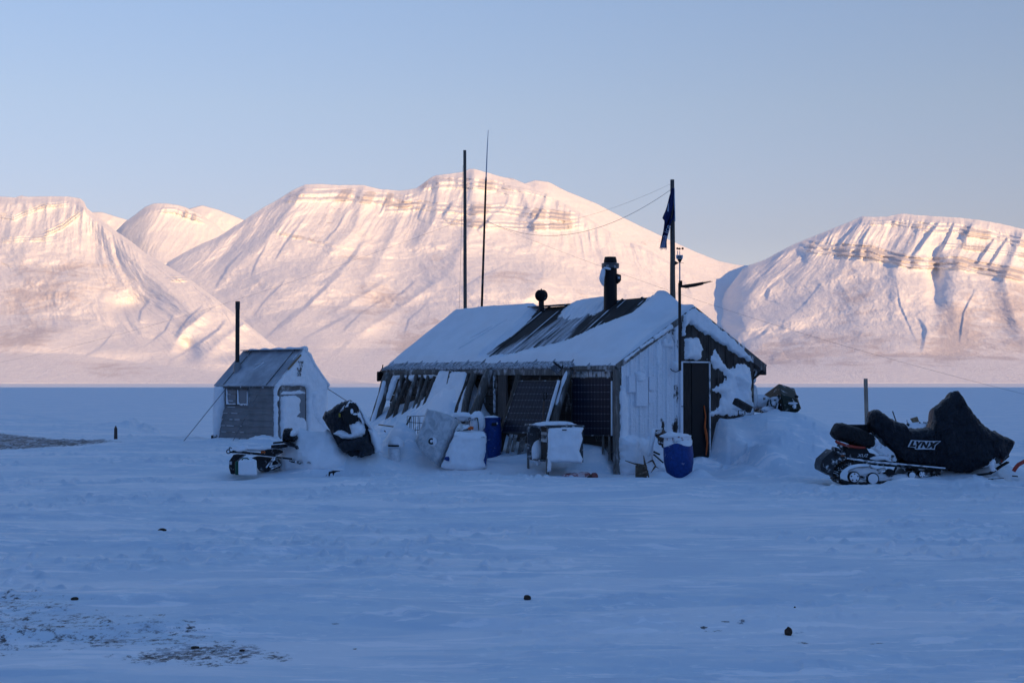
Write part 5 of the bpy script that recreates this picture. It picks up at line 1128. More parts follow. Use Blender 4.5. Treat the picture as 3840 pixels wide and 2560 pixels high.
def text_obj(body, size, loc, mat, parent, rot=(90, 0, 0), shear=.0, offset=0., extrude=.001, sx=1.0, name='lettering'):
    cu = bpy.data.curves.new('t', 'FONT'); cu.body = body; cu.size = size; cu.extrude = extrude; cu.offset = offset; cu.shear = shear; cu.align_x = 'CENTER'; cu.align_y = 'CENTER'; cu.resolution_u = 3
    to = bpy.data.objects.new('tmp', cu); COL.objects.link(to); dg = bpy.context.evaluated_depsgraph_get(); me = bpy.data.meshes.new_from_object(to.evaluated_get(dg)); bpy.data.objects.remove(to)
    me.materials.clear(); me.materials.append(mat)
    for v in me.vertices: v.co.x *= sx
    t = bpy.data.objects.new(name, me); COL.objects.link(t); t.parent = parent; t.location = Vector(loc) - wloc(parent); t.rotation_euler = [R_(a) for a in rot]
    return t
WHITE = NT('print_white').fin((.62, .65, .70), .6); DK = NT('print_black').fin((.010, .010, .012), .6)
text_obj('XU2', .075, A4(613, 882, -.268), WHITE, side, shear=.35, sx=1.25)
def poly_obj(name, polys, yoff, th, mat, parent):
    m = MB()
    for P in polys: m.prism([A4(x, y, yoff) for x, y in P], (0, th, 0))
    return m.build(name, mat, parent, smooth=False)
LY = YS - .37
L_ = [(1152, 722), (1176, 722), (1158, 768), (1190, 768), (1182, 788), (1118, 786)]
Y_ = [(1190, 726), (1214, 727), (1218, 748), (1240, 728), (1264, 729), (1220, 776), (1208, 806), (1184, 804), (1197, 775)]
N_ = [(1262, 732), (1284, 732), (1300, 770), (1316, 733), (1338, 733), (1308, 802), (1288, 801), (1270, 764), (1256, 800), (1234, 798)]
X_ = [(1342, 734), (1368, 734), (1376, 750), (1400, 733), (1446, 730), (1392, 770), (1386, 806), (1360, 806), (1358, 784), (1334, 804), (1306, 803), (1348, 766)]
out = [(1136, 714), (1350, 724), (1462, 724), (1400, 774), (1390, 818), (1330, 814), (1200, 816), (1180, 814), (1175, 796), (1100, 788)]
LOGO_Y = None
def on_cover(P, off):
    # the print lies just proud of the cover's most forward fold there
    global LOGO_Y
    if LOGO_Y is None:
        ys = []
        for x in range(1100, 1460, 12):
            for y in range(716, 818, 10):
                px, py = c4((x, y)); ok, loc, nrm, fi = cov.ray_cast(Vector(CAM) - wloc(cov), Vector(ray(px, py)).normalized())
                if ok: ys.append((x, loc.y + wloc(cov).y))
        A = np.array(ys); k = np.polyfit(A[:, 0], A[:, 1], 1); r = (A[:, 1] - np.polyval(k, A[:, 0])).min(); LOGO_Y = (k[0], k[1] + r)
    return [at(*c4((x, y)), LOGO_Y[0] * x + LOGO_Y[1] - off) for (x, y) in P]
bpy.context.view_layer.update()
def drape(name, P, off, th, mat):
    import mathutils.geometry as mg
    tri = mg.tessellate_polygon([[Vector((p[0], p[1], 0)) for p in P]])
    V = on_cover(P, off); m = MB(); m.add(list(V) + [v + np.array([0, th, 0]) for v in V], [tuple(t) for t in tri])
    return V, tri
def letters(name, polys, off, mat, step=10):
    m = MB()
    for P in polys:
        # dense boundary so that the outline follows the folds
        Q = []
        for i in range(len(P)):
            a, b_ = P[i], P[(i + 1) % len(P)]; n = max(1, int(math.hypot(b_[0] - a[0], b_[1] - a[1]) / step))
            for k in range(n): Q.append((a[0] + (b_[0] - a[0]) * k / n, a[1] + (b_[1] - a[1]) * k / n))
        import mathutils.geometry as mg
        tri = mg.tessellate_polygon([[Vector((p[0], p[1], 0)) for p in Q]]); m.add(on_cover(Q, off), [tuple(t) for t in tri])
    o = m.build(name, mat, cov, smooth=False)
    return o
WHITE2 = NT('print_silver').fin((.50, .53, .58), .6)
letters('logo_outline', [out], .003, WHITE2); letters('logo_letters', [L_, Y_, N_, X_], .007, DK)
b = MB(); b.tube([A4(1395, 620, -.30), A4(1500, 660, -.40), A4(1600, 700, -.46), A4(1700, 708, -.5), A4(2000, 715, -.5), A4(2195, 735, -.28)], .006, 5); b.tube([A4(1770, 708, -.505), A4(1772, 900, -.49), A4(1780, 960, -.48)], .005, 5); b.build('cover_seam', DK, cov)
b = MB(); b.tube([A4(938, 405, .12), A4(978, 520, .12)], .010, 8); b.build('aerial', STEEL, sm)
# running board, tunnel, suspension
ALU = frosted('alu_frosted', (.32, .34, .37), .55, .45, .4, 9, .4)
b = MB(); b.beam(A4(440, 908, -.26), A4(690, 945, -.26), .10, .03); b.beam(A4(690, 945, -.26), A4(980, 972, -.26), .12, .035); b.beam(A4(980, 968, -.28), A4(1500, 1016, -.28), .10, .024); b.build('running_board', ALU, sm, bevel=.006)
b = MB(); b.beam(A4(700, 730, -.24), A4(830, 830, -.24), .05, .16); b.beam(A4(760, 780, -.27), A4(940, 900, -.27), .03, .10); b.tube([A4(850, 800, -.24), A4(930, 870, -.24), A4(960, 940, -.24)], .05, 8); b.build('foot_well', frosted('fw', (.03, .03, .033), .62, edge=.06), sm, bevel=.01)
b = MB(); b.beam(A4(720, 860, -.28), A4(960, 960, -.28), .05, .05); b.beam(A4(430, 912, -.28), A4(640, 925, -.28), .04, .02); b.blob(A4(800, 905, -.2), (.22, .12, .05), 16, .3, 3, 7); b.build('caked_snow', SNOW, sm, sub=1)
def track():
    P = [(1400, 1010), (1100, 985), (800, 965), (660, 945), (560, 945), (470, 965), (395, 1010), (350, 1070), (352, 1130), (400, 1168), (480, 1186), (600, 1194), (760, 1190), (1000, 1170), (1250, 1150), (1380, 1110), (1450, 1050)]
    pts = []
    n = len(P)
    for i in range(n):                      # smooth closed curve
        p0, p1, p2, p3 = [np.array(P[(i + k) % n], float) for k in (-1, 0, 1, 2)]
        for t in np.linspace(0, 1, 6, endpoint=False):
            pts.append(.5 * ((2 * p1) + (-p0 + p2) * t + (2 * p0 - 5 * p1 + 4 * p2 - p3) * t * t + (-p0 + 3 * p1 - 3 * p2 + p3) * t ** 3))
    pts = np.array(pts); nn = len(pts); V = []; F = []
    ctr = pts.mean(0)
    for i in range(nn):
        d = pts[(i + 1) % nn] - pts[i - 1]; d /= np.linalg.norm(d); nr = np.array([d[1], -d[0]]);
        if np.dot(nr, pts[i] - ctr) < 0: nr = -nr
        for (o, dy) in ((0, -.24), (0, .24), (-28, .24), (-28, -.24)):
            q = pts[i] + nr * o; V.append(A4(q[0], q[1], dy))
    for i in range(nn):
        j = (i + 1) % nn
        for k in range(4): F.append((i * 4 + k, j * 4 + k, j * 4 + (k + 1) % 4, i * 4 + (k + 1) % 4))
    m = MB(); m.add(V, F)
    L = 0
    for i in range(0, nn, 2):
        d = pts[(i + 1) % nn] - pts[i - 1]; d /= np.linalg.norm(d); nr = np.array([d[1], -d[0]])
        if np.dot(nr, pts[i] - ctr) < 0: nr = -nr
        q = pts[i] + nr * 8; a = A4(q[0], q[1], -.23); e = A4(*(q + d * 5), -.23) - a
        m.box(a + np.array([0, .23, 0]), (.012, .22, .030), e, (0, 1, 0), np.cross(e, (0, 1, 0)))
    m.build('track_belt', frosted('track_rubber', (.012, .012, .013), .20, .6, .3, 14), sm)
track()
for (x, y, r, fs) in ((520, 1112, 62, 1), (720, 1128, 66, 1), (905, 1066, 42, 0), (1140, 1092, 42, 1), (1247, 1082, 38, 1)):
    b = MB(); c = A4(x, y, -.20); rr = r / 2.868 / FPX * YS
    b.lathe(c, [(rr, -.05), (rr, .05), (rr * .9, .055), (rr * .3, .055)], 24, axis=(0, -1, 0)); w = b.build('wheel', BLACK, sm, bevel=.004)
    if fs:
        b = MB(); b.lathe(c + np.array([0, -.056, 0]), [(rr * .82, 0), (rr * .8, .012), (rr * .4, .02), (.001, .022)], 24, axis=(0, -1, 0)); b.build('wheel_snow', SNOW, w)
        if x in (520, 1247):
            b = MB()
            for k in range(5): a = k * 1.257 + .3; b.lathe(c + np.array([math.cos(a) * rr * .58, -.072, math.sin(a) * rr * .58]), [(rr * .14, 0), (rr * .12, .006)], 8, axis=(0, -1, 0))
            b.build('wheel_hole', DK, w)
b = MB()
for (x0, y0, x1, y1, w) in ((560, 1090, 700, 1150, .03), (690, 985, 740, 1085, .03), (640, 1080, 860, 1020, .05), (740, 1085, 930, 1060, .04), (980, 1000, 930, 1110, .03), (1090, 1060, 1105, 1130, .03), (1270, 1095, 1420, 1050, .035), (860, 1090, 1400, 1090, .04), (1000, 980, 1180, 1060, .06), (1060, 1040, 1300, 1020, .05)): b.beam(A4(x0, y0, -.16), A4(x1, y1, -.16), .05, w)
b.build('suspension_arm', BLACKF, sm, bevel=.006)
b = MB(); b.blob(A4(640, 1060, -.12), (.30, .10, .10), 18, .3, 2, 5); b.blob(A4(800, 1120, -.12), (.34, .12, .09), 18, .3, 2, 6); b.blob(A4(1050, 1120, -.12), (.40, .12, .07), 18, .3, 2, 7); b.blob(A4(1300, 1110, -.1), (.3, .12, .06), 16, .3, 2, 8); b.build('track_snow', SNOW, sm, sub=1)
# skis
for dy, nm in ((-.42, 'near'), (.42, 'far')):
    b = MB(); pts = [A4(1850, 1090, dy), A4(1980, 1075, dy), A4(2040, 1000 if dy > 0 else 1040, dy), A4(2110, 945 if dy > 0 else 990, dy), A4(2180, 882 if dy > 0 else 950, dy)]
    for i in range(4): b.beam(pts[i], pts[i + 1], .13, .025)
    b.build('ski', STEEL, sm, bevel=.005)
b = MB(); b.tube([A4(2008, 915, -.42), A4(2010, 990, -.42), A4(2020, 1050, -.42)], [.04, .03, .04], 8); b.beam(A4(1870, 1000, -.3), A4(1990, 990, -.4), .04, .04); b.build('ski_spindle', frosted('spindle', (.05, .05, .055), .7, edge=.05), sm, bevel=.008)
b = MB(); b.tube([A4(2100, 895, -.36), A4(2112, 925, -.36), A4(2110, 950, -.36)], .014, 8); b.build('tow_strap', RED, sm)
snow_patch('cover_frost', [(c4((x, y))) for x, y in [(2000, 920), (2050, 900), (2040, 1000), (2055, 1045), (2000, 1050), (1975, 1000)]], (0, YS - .47, 0), (0, -1, 0), (1, 0, 0), (0, 0, 1), th=.05, edge=.05, jag=.05, lump=.02, res=.012, parent=sm, seed=3)

b = MB(); b.beam(A4(1968, 1134, -1.0), A4(2134, 1124, -1.0), .02, .010); b.beam(A4(2000, 1136, -1.0), A4(2020, 1136, -1.0), .02, .014); tag(b.build('snow_stick', DK), 'thin black stick lying on the snow in front of the covered snowmobile nose', 'stick')
b = MB(); b.tube([A4(2240, 1050, -.6), A4(2262, 1012, -.6), A4(2290, 980, -.6), A4(2352, 945, -.55), A4(2440, 930, -.5)], .034, 12); tag(b.build('red_tube', RED, origin=A4(2300, 1060, -.6)), 'red curved tube poking out of the snow at the right edge', 'tube')
b = MB(); b.tube([A4(2225, 1100, -.8), A4(2260, 1103, -.8), A4(2285, 1106, -.8)], .012, 6); tag(b.build('black_debris', DK), 'tiny black scrap on the snow below the red tube', 'debris')
# marker post
p0, p1_ = at(3252, 1600, 31), at(3246, 1419, 31); b = MB(); b.beam(p0 - np.array([0, 0, .4]), p1_, .07, .085, up=(0, 1, 0)); o = b.build('marker_post', wood('post_wood', (.36, .30, .25), (.24, .20, .17), .2), bevel=.004, origin=p0); tag(o, 'upright square wooden post behind the covered snowmobile', 'post')
# loaded sled behind
YB = 30.0
def B4(x, y, dy=0.): return at(*c4((x, y)), YB + dy)
sl_ = thing('cargo_sled', 'snow-buried load with cardboard scrap seen behind the snowmobile seat', 'sled', B4(1200, 620))
b = MB(); b.hexa([B4(x, y, d) for y in (620, 530) for (x, d) in ((1080, -.2), (1345, -.2), (1340, .3), (1090, .3))]); b.build('load', SNOW, sl_, bevel=.05, seg=4)
b = MB(); b.prism([B4(x, y, -.1) for x, y in ((1132, 485), (1205, 464), (1226, 520), (1158, 528))], (0, .05, 0)); b.build('cardboard', TANWOOD, sl_)
b = MB(); b.hexa([B4(x, y, d) for y in (590, 540) for (x, d) in ((1302, -.26), (1346, -.26), (1346, .1), (1302, .1))]); b.build('green_bag', GREEN, sl_, bevel=.03)
b = MB(); b.tube([B4(1092, 500, -.2), B4(1098, 530, -.2), B4(1118, 545, -.2)], .010, 6); b.tube([B4(1092, 540, -.24), B4(1115, 560, -.24), B4(1112, 545, -.24)], .022, 6); b.tube([B4(1225, 525, -.2), B4(1240, 530, -.2)], .016, 6)
for k in range(4): b.tube([B4(1272 + 20 * k, 530, -.2), B4(1280 + 20 * k, 522 + 5 * (k % 2), -.2)], .016, 6)
b.build('strap', GREEN, sl_)

# ------------------------------------------------------------------ left snowmobile, half buried
YL = 27.3
def c2(p): return (820 + p[0] / 3.675, 1480 + p[1] / 3.675)
def A2(x, y, dy=0.): return at(*c2((x, y)), YL + dy)
bs = thing('buried_snowmobile', 'snow-buried snowmobile with a torn black cover between the small shed and the cabin', 'snowmobile', (A2(1300, 900)[0], YL, .0))
TARP = cloth('tarp_black', (.017, .020, .027), .0, .38)
hull = side_loft('cover', [(1437, 296, 330, .05), (1480, 262, 390, .13), (1540, 222, 480, .2), (1620, 165, 650, .26), (1700, 112, 740, .29), (1780, 80, 800, .30), (1850, 100, 870, .30), (1920, 165, 872, .31), (1990, 260, 855, .31), (2060, 370, 835, .30), (2110, 470, 815, .27), (2150, 560, 780, .2), (2185, 640, 720, .1)], YL, TARP, bs, fold=.05, fsc=4.5, seed=12, conv=c2, seg=8, n=44, pw=.75)
body = side_loft('snow_body', [(810, 800, 980, .1), (900, 610, 1080, .28), (960, 545, 1120, .40), (1040, 505, 1140, .48), (1120, 486, 1150, .54), (1250, 494, 1160, .60), (1400, 500, 1160, .64), (1500, 496, 1160, .64), (1600, 560, 1150, .60), (1700, 660, 1120, .54), (1800, 770, 1080, .42), (1880, 840, 1000, .2)], YL + .1, SNOW, bs, fold=.07, fsc=1.6, seed=14, conv=c2, seg=8, n=40, pw=1.0, topw=.55)
kw = dict(p0=np.array([0, YL - .26, 0]), nrm=(0, -1, 0), U=(1, 0, 0), Vv=(0, 0, 1), parent=bs)
cc2 = lambda P: [c2(p) for p in P]
snow_patch('cover_snow', cc2([(1660, 250), (1700, 190), (1740, 140), (1800, 90), (1880, 110), (1960, 250), (2000, 340), (2010, 400), (1990, 430), (1950, 330), (1900, 330), (1850, 350), (1790, 380), (1730, 340), (1750, 260), (1760, 200), (1720, 215)]), th=.20, edge=.08, jag=.02, lump=.03, seed=41, res=.012, **kw)
snow_patch('cover_snow', cc2([(1790, 390), (1860, 350), (1930, 330), (2000, 400), (2030, 470), (2030, 540), (1980, 580), (1900, 600), (1820, 620), (1700, 600), (1640, 560), (1560, 530), (1620, 500), (1700, 480), (1830, 530), (1800, 460)]), th=.20, edge=.12, jag=.02, lump=.05, seed=42, res=.012, **kw)
snow_patch('cover_snow', cc2([(1890, 100), (1960, 200), (2060, 330), (2130, 430), (2180, 500), (2260, 640), (2260, 800), (2150, 790), (2130, 700), (2100, 650), (2090, 560), (2060, 470), (2100, 480), (2020, 380), (1990, 290), (1930, 200)]), th=.16, edge=.12, jag=.015, lump=.04, seed=43, res=.014, **kw)
b = MB(); b.blob(A2(1822, 262, -.40), (.16, .10, .20), 20, .35, 3, 4); b.build('windshield_hole', DK, bs)
b = MB(); b.blob(A2(1835, 228, -.50), (.03, .02, .05), 10, .2, 3, 5); b.blob(A2(1880, 265, -.50), (.05, .02, .02), 10, .2, 3, 6); b.build('hole_snow', SNOW, bs)
b = MB(); b.box(A2(1668, 280, -.37), (.018, .01, .035)); b.build('yellow_tag', NT('yellow').fin((.35, .26, .03), .5), bs)
snow_patch('lower_cover', cc2([(1640, 705), (1740, 620), (1850, 610), (1960, 580), (2060, 555), (2090, 640), (2140, 700), (2125, 800), (2000, 830), (1915, 862), (1940, 800), (1940, 750), (1870, 755), (1790, 775), (1750, 805), (1720, 790), (1690, 740)]), th=.14, edge=.10, jag=.012, lump=.08, lsc=5, seed=44, res=.012, off=.08, mat=TARP, **kw)
# crumpled rear seat tarp and planks
rear = side_loft('rear_tarp', [(885, 560, 625, .05), (905, 480, 640, .14), (950, 466, 640, .18), (1000, 470, 630, .18), (1040, 500, 640, .17), (1070, 560, 620, .10), (1090, 580, 600, .05)], YL - .28, TARP, bs, fold=.06, fsc=9, seed=21, conv=c2, seg=8, n=30)
snow_patch('tarp_snow', cc2([(985, 550), (1010, 500), (1040, 480), (1110, 485), (1100, 540), (1060, 580), (1000, 570)]), th=.14, edge=.05, jag=.02, seed=45, res=.01, off=.16, **kw)
b = MB()
for (x0, y0, x1, y1, w, d) in ((760, 662, 890, 650, .035, -.3), (735, 712, 940, 700, .06, -.32), (900, 645, 1050, 690, .03, -.4), (940, 680, 1085, 715, .03, -.45), (890, 620, 940, 600, .05, -.3), (1070, 715, 1090, 745, .03, -.45)): b.beam(A2(x0, y0, d), A2(x1, y1, d), .22, w)
b.build('tarp_strip', TARP, bs, bevel=.008)
b = MB(); b.beam(A2(190, 782, -.3), A2(785, 838, -.3), .06, .052); b.build('rack_beam', BLACK, bs, bevel=.006)
b = MB(); b.beam(A2(210, 800, -.335), A2(780, 857, -.335), .02, .012); b.beam(A2(380, 745, -.25), A2(775, 741, -.25), .05, .016); b.build('rack_rail', ALU, bs)
b = MB(); R0 = A2(133, 780, -.3); b.tube([R0 + np.array([math.cos(a) * .032, 0, math.sin(a) * .036]) for a in np.linspace(0, 2 * math.pi, 15)], .010, 8); b.tube([A2(140, 760, -.3), A2(155, 722, -.3), A2(180, 735, -.3)], .012, 6); b.tube([A2(150, 790, -.3), A2(195, 785, -.3)], .02, 6); b.build('tow_hook', BLACK, bs)
b = MB(); b.lathe(A2(635, 785, -.27), [(.001, -.06), (.05, -.05), (.055, 0), (.05, .04), (.001, .05)], 20, axis=(0, 1, 0)); o = b.build('tail_box', BLACK, bs); c_ = A2(635, 785)[0] - bs.location.x
for v in o.data.vertices: v.co.x = (v.co.x - c_) * 3.9 + c_
b = MB(); b.box(A2(612, 787, -.335), (.042, .01, .018)); b.build('reflector', NT('amber2').fin((.42, .09, .015), .4), o)
b = MB(); b.blob(A2(310, 745, -.25), (.15, .12, .07), 18, .35, 3, 9); b.blob(A2(580, 745, -.2), (.5, .10, .045), 18, .3, 2, 10); b.build('rack_snow', SNOW, bs, sub=1)
b = MB(); b.prism([A2(x, y, -.35) for x, y in ((205, 822), (345, 822), (222, 925), (220, 1098), (165, 1088), (140, 1000), (145, 908))], (0, .4, 0)); fo = b.build('snow_flap', BLACK, bs, bevel=.01)
b = MB(); b.box(A2(166, 938, -.36), (.024, .004, .030)); b.build('sticker', NT('sticker').fin((.38, .40, .44), .5), fo)
b = MB(); b.prism([A2(x, y, -.15) for x, y in ((450, 870), (500, 850), (600, 850), (720, 870), (695, 960), (688, 1056), (560, 1050), (525, 1000), (520, 900))], (0, .3, 0)); b.build('side_skirt', frosted('skirt_grey', (.04, .042, .05), .15, .6), bs, bevel=.015)
b = MB()
for (x0, y0, x1, y1) in ((760, 862, 655, 1000), (755, 865, 712, 1000), (780, 870, 850, 962), (700, 985, 850, 960), (725, 1020, 850, 965), (790, 835, 845, 800)): b.tube([A2(x0, y0, -.38), A2(x1, y1, -.38)], .014, 8)
b.build('frame_tube', frosted('tube_frost', (.10, .10, .11), .5), bs)
b = MB(); b.prism([A2(x, y, -.30) for x, y in ((735, 925), (800, 880), (845, 950), (730, 975))], (0, .2, 0)); b.prism([A2(x, y, -.30) for x, y in ((720, 1000), (850, 965), (830, 1000), (760, 1035), (720, 1035))], (0, .2, 0)); b.build('belt_end', BLACK, bs, bevel=.01)
b = MB(); b.tube([A2(790, 858, -.45), A2(900, 870, -.45), A2(1012, 882, -.45)], .017, 8); b.build('handlebar', BLACK, bs)
b = MB(); b.prism([A2(x, y, -.48) for x, y in ((960, 905), (985, 895), (1060, 905), (1155, 932), (1120, 958), (1060, 940), (1000, 930))], (0, .2, 0)); b.prism([A2(x, y, -.50) for x, y in ((1212, 925), (1240, 918), (1270, 935), (1262, 950), (1215, 948))], (0, .15, 0)); b.build('foot_rest', BLACKF, bs, bevel=.01)
# jerrycan
YJ = YL - .62
jc = thing('jerrycan', 'green jerrycan with a snow-caked side standing under the left sled rack', 'jerrycan', at(*c2((400, 1100)), YJ))
def J(x, y, d=0): return at(*c2((x, y)), YJ + d)
b = MB(); b.hexa([J(225, 1100, -.04), J(515, 1104, -.04), J(515, 1104, .16), J(225, 1100, .16), J(222, 915, -.04), J(505, 912, -.04), J(505, 912, .16), J(222, 915, .16)]); b.build('body', frosted('can_green', (.008, .085, .055), .08, .45), jc, bevel=.02)
b = MB(); b.tube([J(320, 912), J(325, 880), J(345, 872), J(395, 874), J(415, 890), J(415, 912)], .012, 8); b.build('handle', frosted('can_g2', (.008, .075, .05), .3), jc)
b = MB(); b.hexa([J(272, 1108, -.10), J(532, 1108, -.10), J(528, 1108, .02), J(270, 1100, .02), J(272, 905, -.09), J(505, 884, -.09), J(505, 890, .18), J(272, 895, .18)]); b.build('caked_snow', SNOW, jc, bevel=.035, seg=4)
# black scrap in the snow
b = MB(); Q = lambda x, y, d=0: at(*c2((x, y)), 26.3 + d)
b.prism([Q(1515, 1060), Q(1575, 1045), Q(1595, 1060), Q(1580, 1115), Q(1565, 1075), Q(1535, 1085), Q(1528, 1120), Q(1512, 1118)], (0, .06, 0)); b.tube([Q(1590, 1060), Q(1620, 1045), Q(1672, 1038)], .022, 8); b.tube([Q(1475, 1120), Q(1495, 1095)], .006, 5); tag(b.build('black_scrap', BLACK, bevel=.004), 'twisted black scrap sticking out of the snow in front of the buried snowmobile', 'debris')
b = MB(); b.blob(Q(1640, 1030, .0), (.12, .07, .022), 14, .3, 3, 3); tag(b.build('snow_clod', SNOW), 'small snow clod on top of the twisted black scrap', 'snow clod')
# half buried drum with lid
p = at(1479, 1690, 27.55); b = MB(); b.lathe((p[0], p[1], 0), [(.115, -.1), (.12, .2), (.118, .47)], 30); br = thing('buried_drum', 'small pale drum nearly buried in a mound of snow left of the clear plastic tank', 'drum', (p[0], p[1], 0)); b.build('body', frosted('drum_pale', (.52, .55, .60), .5, edge=.3), br)
b = MB(); b.lathe((p[0], p[1], 0), [(.125, .505), (.130, .515), (.130, .535), (.12, .54)], 30); b.build('lid', BLACK, br)
b = MB(); b.blob((p[0] + .03, p[1] + .05, .53), (.165, .15, .17), 24, .12, 1.5, 4, flat=-.03); b.build('snow_cap', SNOW, br, sub=1)

# ------------------------------------------------------------------ clutter in front of the cabin
c3_ = lambda p: (1400 + p[0] / 3.564, 1340 + p[1] / 3.564)
def A3(x, y, Y): return at(*c3_((x, y)), Y)
# wire cage
cg = thing('wire_cage', 'dark wire mesh cage half sunk in snow behind the clear plastic tank', 'cage', A3(500, 1120, 28.3))
b = MB(); Yc = 28.3
for x in (452, 487, 505, 537, 560, 600, 622, 695): b.tube([A3(x, 790, Yc), A3(x - (8 if x > 580 else 0), 1115 if x in (537, 555) else (1000 if x < 500 else 1060), Yc)], .0065, 6)
for (y0, y1, x1) in ((787, 776, 720), (862, 880, 700), (960, 972, 660), (1058, 1062, 600)): b.tube([A3(450, y0, Yc), A3(x1, y1, Yc)], .0065, 6)
b.build('mesh', GREEN, cg); b = MB()
for x in (1110, 1140, 1185, 1225, 1240, 1275, 1320, 1360, 1390): b.tube([A3(x, 808, Yc), A3(x, 838, Yc)], .0065, 6)
b.tube([A3(1090, 806, Yc), A3(1395, 808, Yc)], .008, 6); b.tube([A3(1393, 806, Yc), A3(1412, 975, Yc)], .009, 6); b.build('mesh', GREEN, cg)
b = MB(); b.tube([A3(500, 785, Yc - .05), A3(375, 1045, Yc - .25)], .018, 8); b.build('brace', frosted('brace', (.035, .05, .05), .3), cg)
b = MB(); b.blob(A3(1180, 790, Yc + .1), (.22, .15, .09), 20, .4, 3, 2); b.blob(A3(1340, 800, Yc + .1), (.10, .12, .06), 16, .4, 3, 4); b.blob(A3(1390, 880, Yc + .15), (.16, .15, .24), 20, .3, 3, 5); b.build('snow_filling', SNOW, cg, sub=1)
# clear plastic tank bladder
m = NT('cloudy_plastic'); c = m.coord(); n = m.noise(c, 5, 6, .65, 1.5); n2 = m.noise(c, 18, 4, .6)
CLEAR = m.fin(m.mix(m.ramp(n, .35, .65), (.52, .56, .60), (.85, .87, .90)), .30, .5, m.bump(m.math('ADD', n, m.math('MULTIPLY', n2, .4)), .9, .05), **{'Transmission Weight': .35, 'IOR': 1.2})
tk = thing('plastic_tank', 'crumpled translucent plastic tank leaning on the snow, black screw cap showing', 'tank', A3(870, 1450, 27.2))
PT = [(730, 690), (860, 720), (1000, 760), (1142, 838), (1110, 950), (1075, 1055), (1010, 1200), (960, 1340), (868, 1452), (640, 1262), (560, 1120), (650, 930)]
tp0 = A3(850, 1080, 27.35); tn = np.array([-.25, -.93, .26]); tn /= np.linalg.norm(tn); tu = np.cross(tn, (0, 0, 1)); tu = -tu / np.linalg.norm(tu); tv = np.cross(tu, tn); tv = tv if tv[2] > 0 else -tv
snow_patch('tank_front', [c3_(p) for p in PT], tp0, tn, tu, tv, th=.17, edge=.10, jag=.004, lump=.035, lsc=5, seed=51, mat=CLEAR, parent=tk, power=.5)
b = MB(); b.prism([hit(*c3_(p), tp0, tn) for p in PT], -tn * .22); b.build('tank_back', CLEAR, tk, bevel=.02)
cp = hit(*c3_((792, 1125)), tp0 + tn * .19, tn); b = MB(); b.lathe(cp, [(.085, -.03), (.085, .02), (.07, .03), (.001, .03)], 30, axis=tn); cpo = b.build('cap_ring', frosted('ring_w', (.6, .62, .66), .6), tk, bevel=.004)
b = MB(); b.lathe(cp + tn * .032 - tu * .012, [(.062, 0), (.062, .01), (.03, .012)], 26, axis=tn); b.build('screw_cap', DK, cpo)
b = MB(); b.blob(cp + tn * .045 - tu * .008, (.026, .02, .03), 12, .2, 2, 2); b.blob(cp + tn * .05 + tu * .035, (.02, .02, .05), 12, .3, 3, 3); b.build('cap_snow', SNOW, cpo)
# snow-caked box with blue side
YX = 27.0
bx = thing('blue_crate', 'big crate caked in snow with a thin blue side, right of the clear tank', 'crate', A3(1250, 1470, YX))
b = MB(); b.hexa([A3(1040, 1480, YX + .05), A3(1508, 1460, YX + .05), A3(1522, 1380, YX + .8), A3(1060, 1400, YX + .8), A3(1100, 985, YX + .05), A3(1512, 1050, YX + .05), A3(1524, 1010, YX + .8), A3(1050, 975, YX + .8)]); b.build('body', BLUE, bx, bevel=.015)
snow_patch('front_snow', [c3_(p) for p in [(1085, 1030), (1150, 985), (1480, 1000), (1512, 1060), (1500, 1250), (1480, 1380), (1505, 1470), (1300, 1520), (960, 1500), (900, 1460), (960, 1330), (1010, 1200)]], (0, YX + .05, 0), (0, -1, 0), (1, 0, 0), (0, 0, 1), th=.16, edge=.14, jag=.015, lump=.07, lsc=3, seed=52, parent=bx)
b = MB(); b.hexa([A3(1075, 1040, YX - .08), A3(1508, 1062, YX - .08), A3(1500, 1010, YX + .8), A3(1100, 990, YX + .8), A3(1090, 985, YX - .02), A3(1480, 1012, YX - .02), A3(1470, 985, YX + .8), A3(1120, 970, YX + .8)]); b.build('top_snow', SNOW, bx, bevel=.06, seg=5)
b = MB(); b.blob(A3(985, 1352, YX - .16), (.05, .03, .04), 10, .5, 3, 2); b.build('torn_label', BLUE, bx)
b = MB(); b.beam(A3(1440, 1066, YX - .13), A3(1486, 1066, YX - .13), .01, .006); b.build('slot', DK, bx)
b = MB(); b.hexa([A3(1085, 985, YX + .1), A3(1290, 965, YX + .1), A3(1290, 950, YX + .5), A3(1100, 960, YX + .5), A3(1140, 880, YX + .25), A3(1290, 905, YX + .25), A3(1290, 900, YX + .5), A3(1150, 880, YX + .5)]); tag(b.build('white_box', frosted('white_plastic', (.55, .56, .55), .4), bevel=.02), 'cream plastic box lying on the snow-caked blue crate', 'box')
b = MB(); b.tube([A3(1270, 950, YX + .02), A3(1305, 940, YX), A3(1338, 944, YX)], [.022, .034, .028], 10); kn = thing('orange_saw', 'orange-handled saw lying on top of the snow-caked crate', 'saw', A3(1250, 975, YX)); b.build('handle', ORANGE, kn)
b = MB(); b.prism([A3(x, y, YX + .02) for x, y in ((1195, 975), (1200, 962), (1280, 945), (1285, 962))], (0, .012, 0)); b.prism([A3(x, y, YX + .02) for x, y in ((1095, 992), (1150, 968), (1165, 972), (1110, 990))], (0, .012, 0)); b.build('blade', DK, kn)
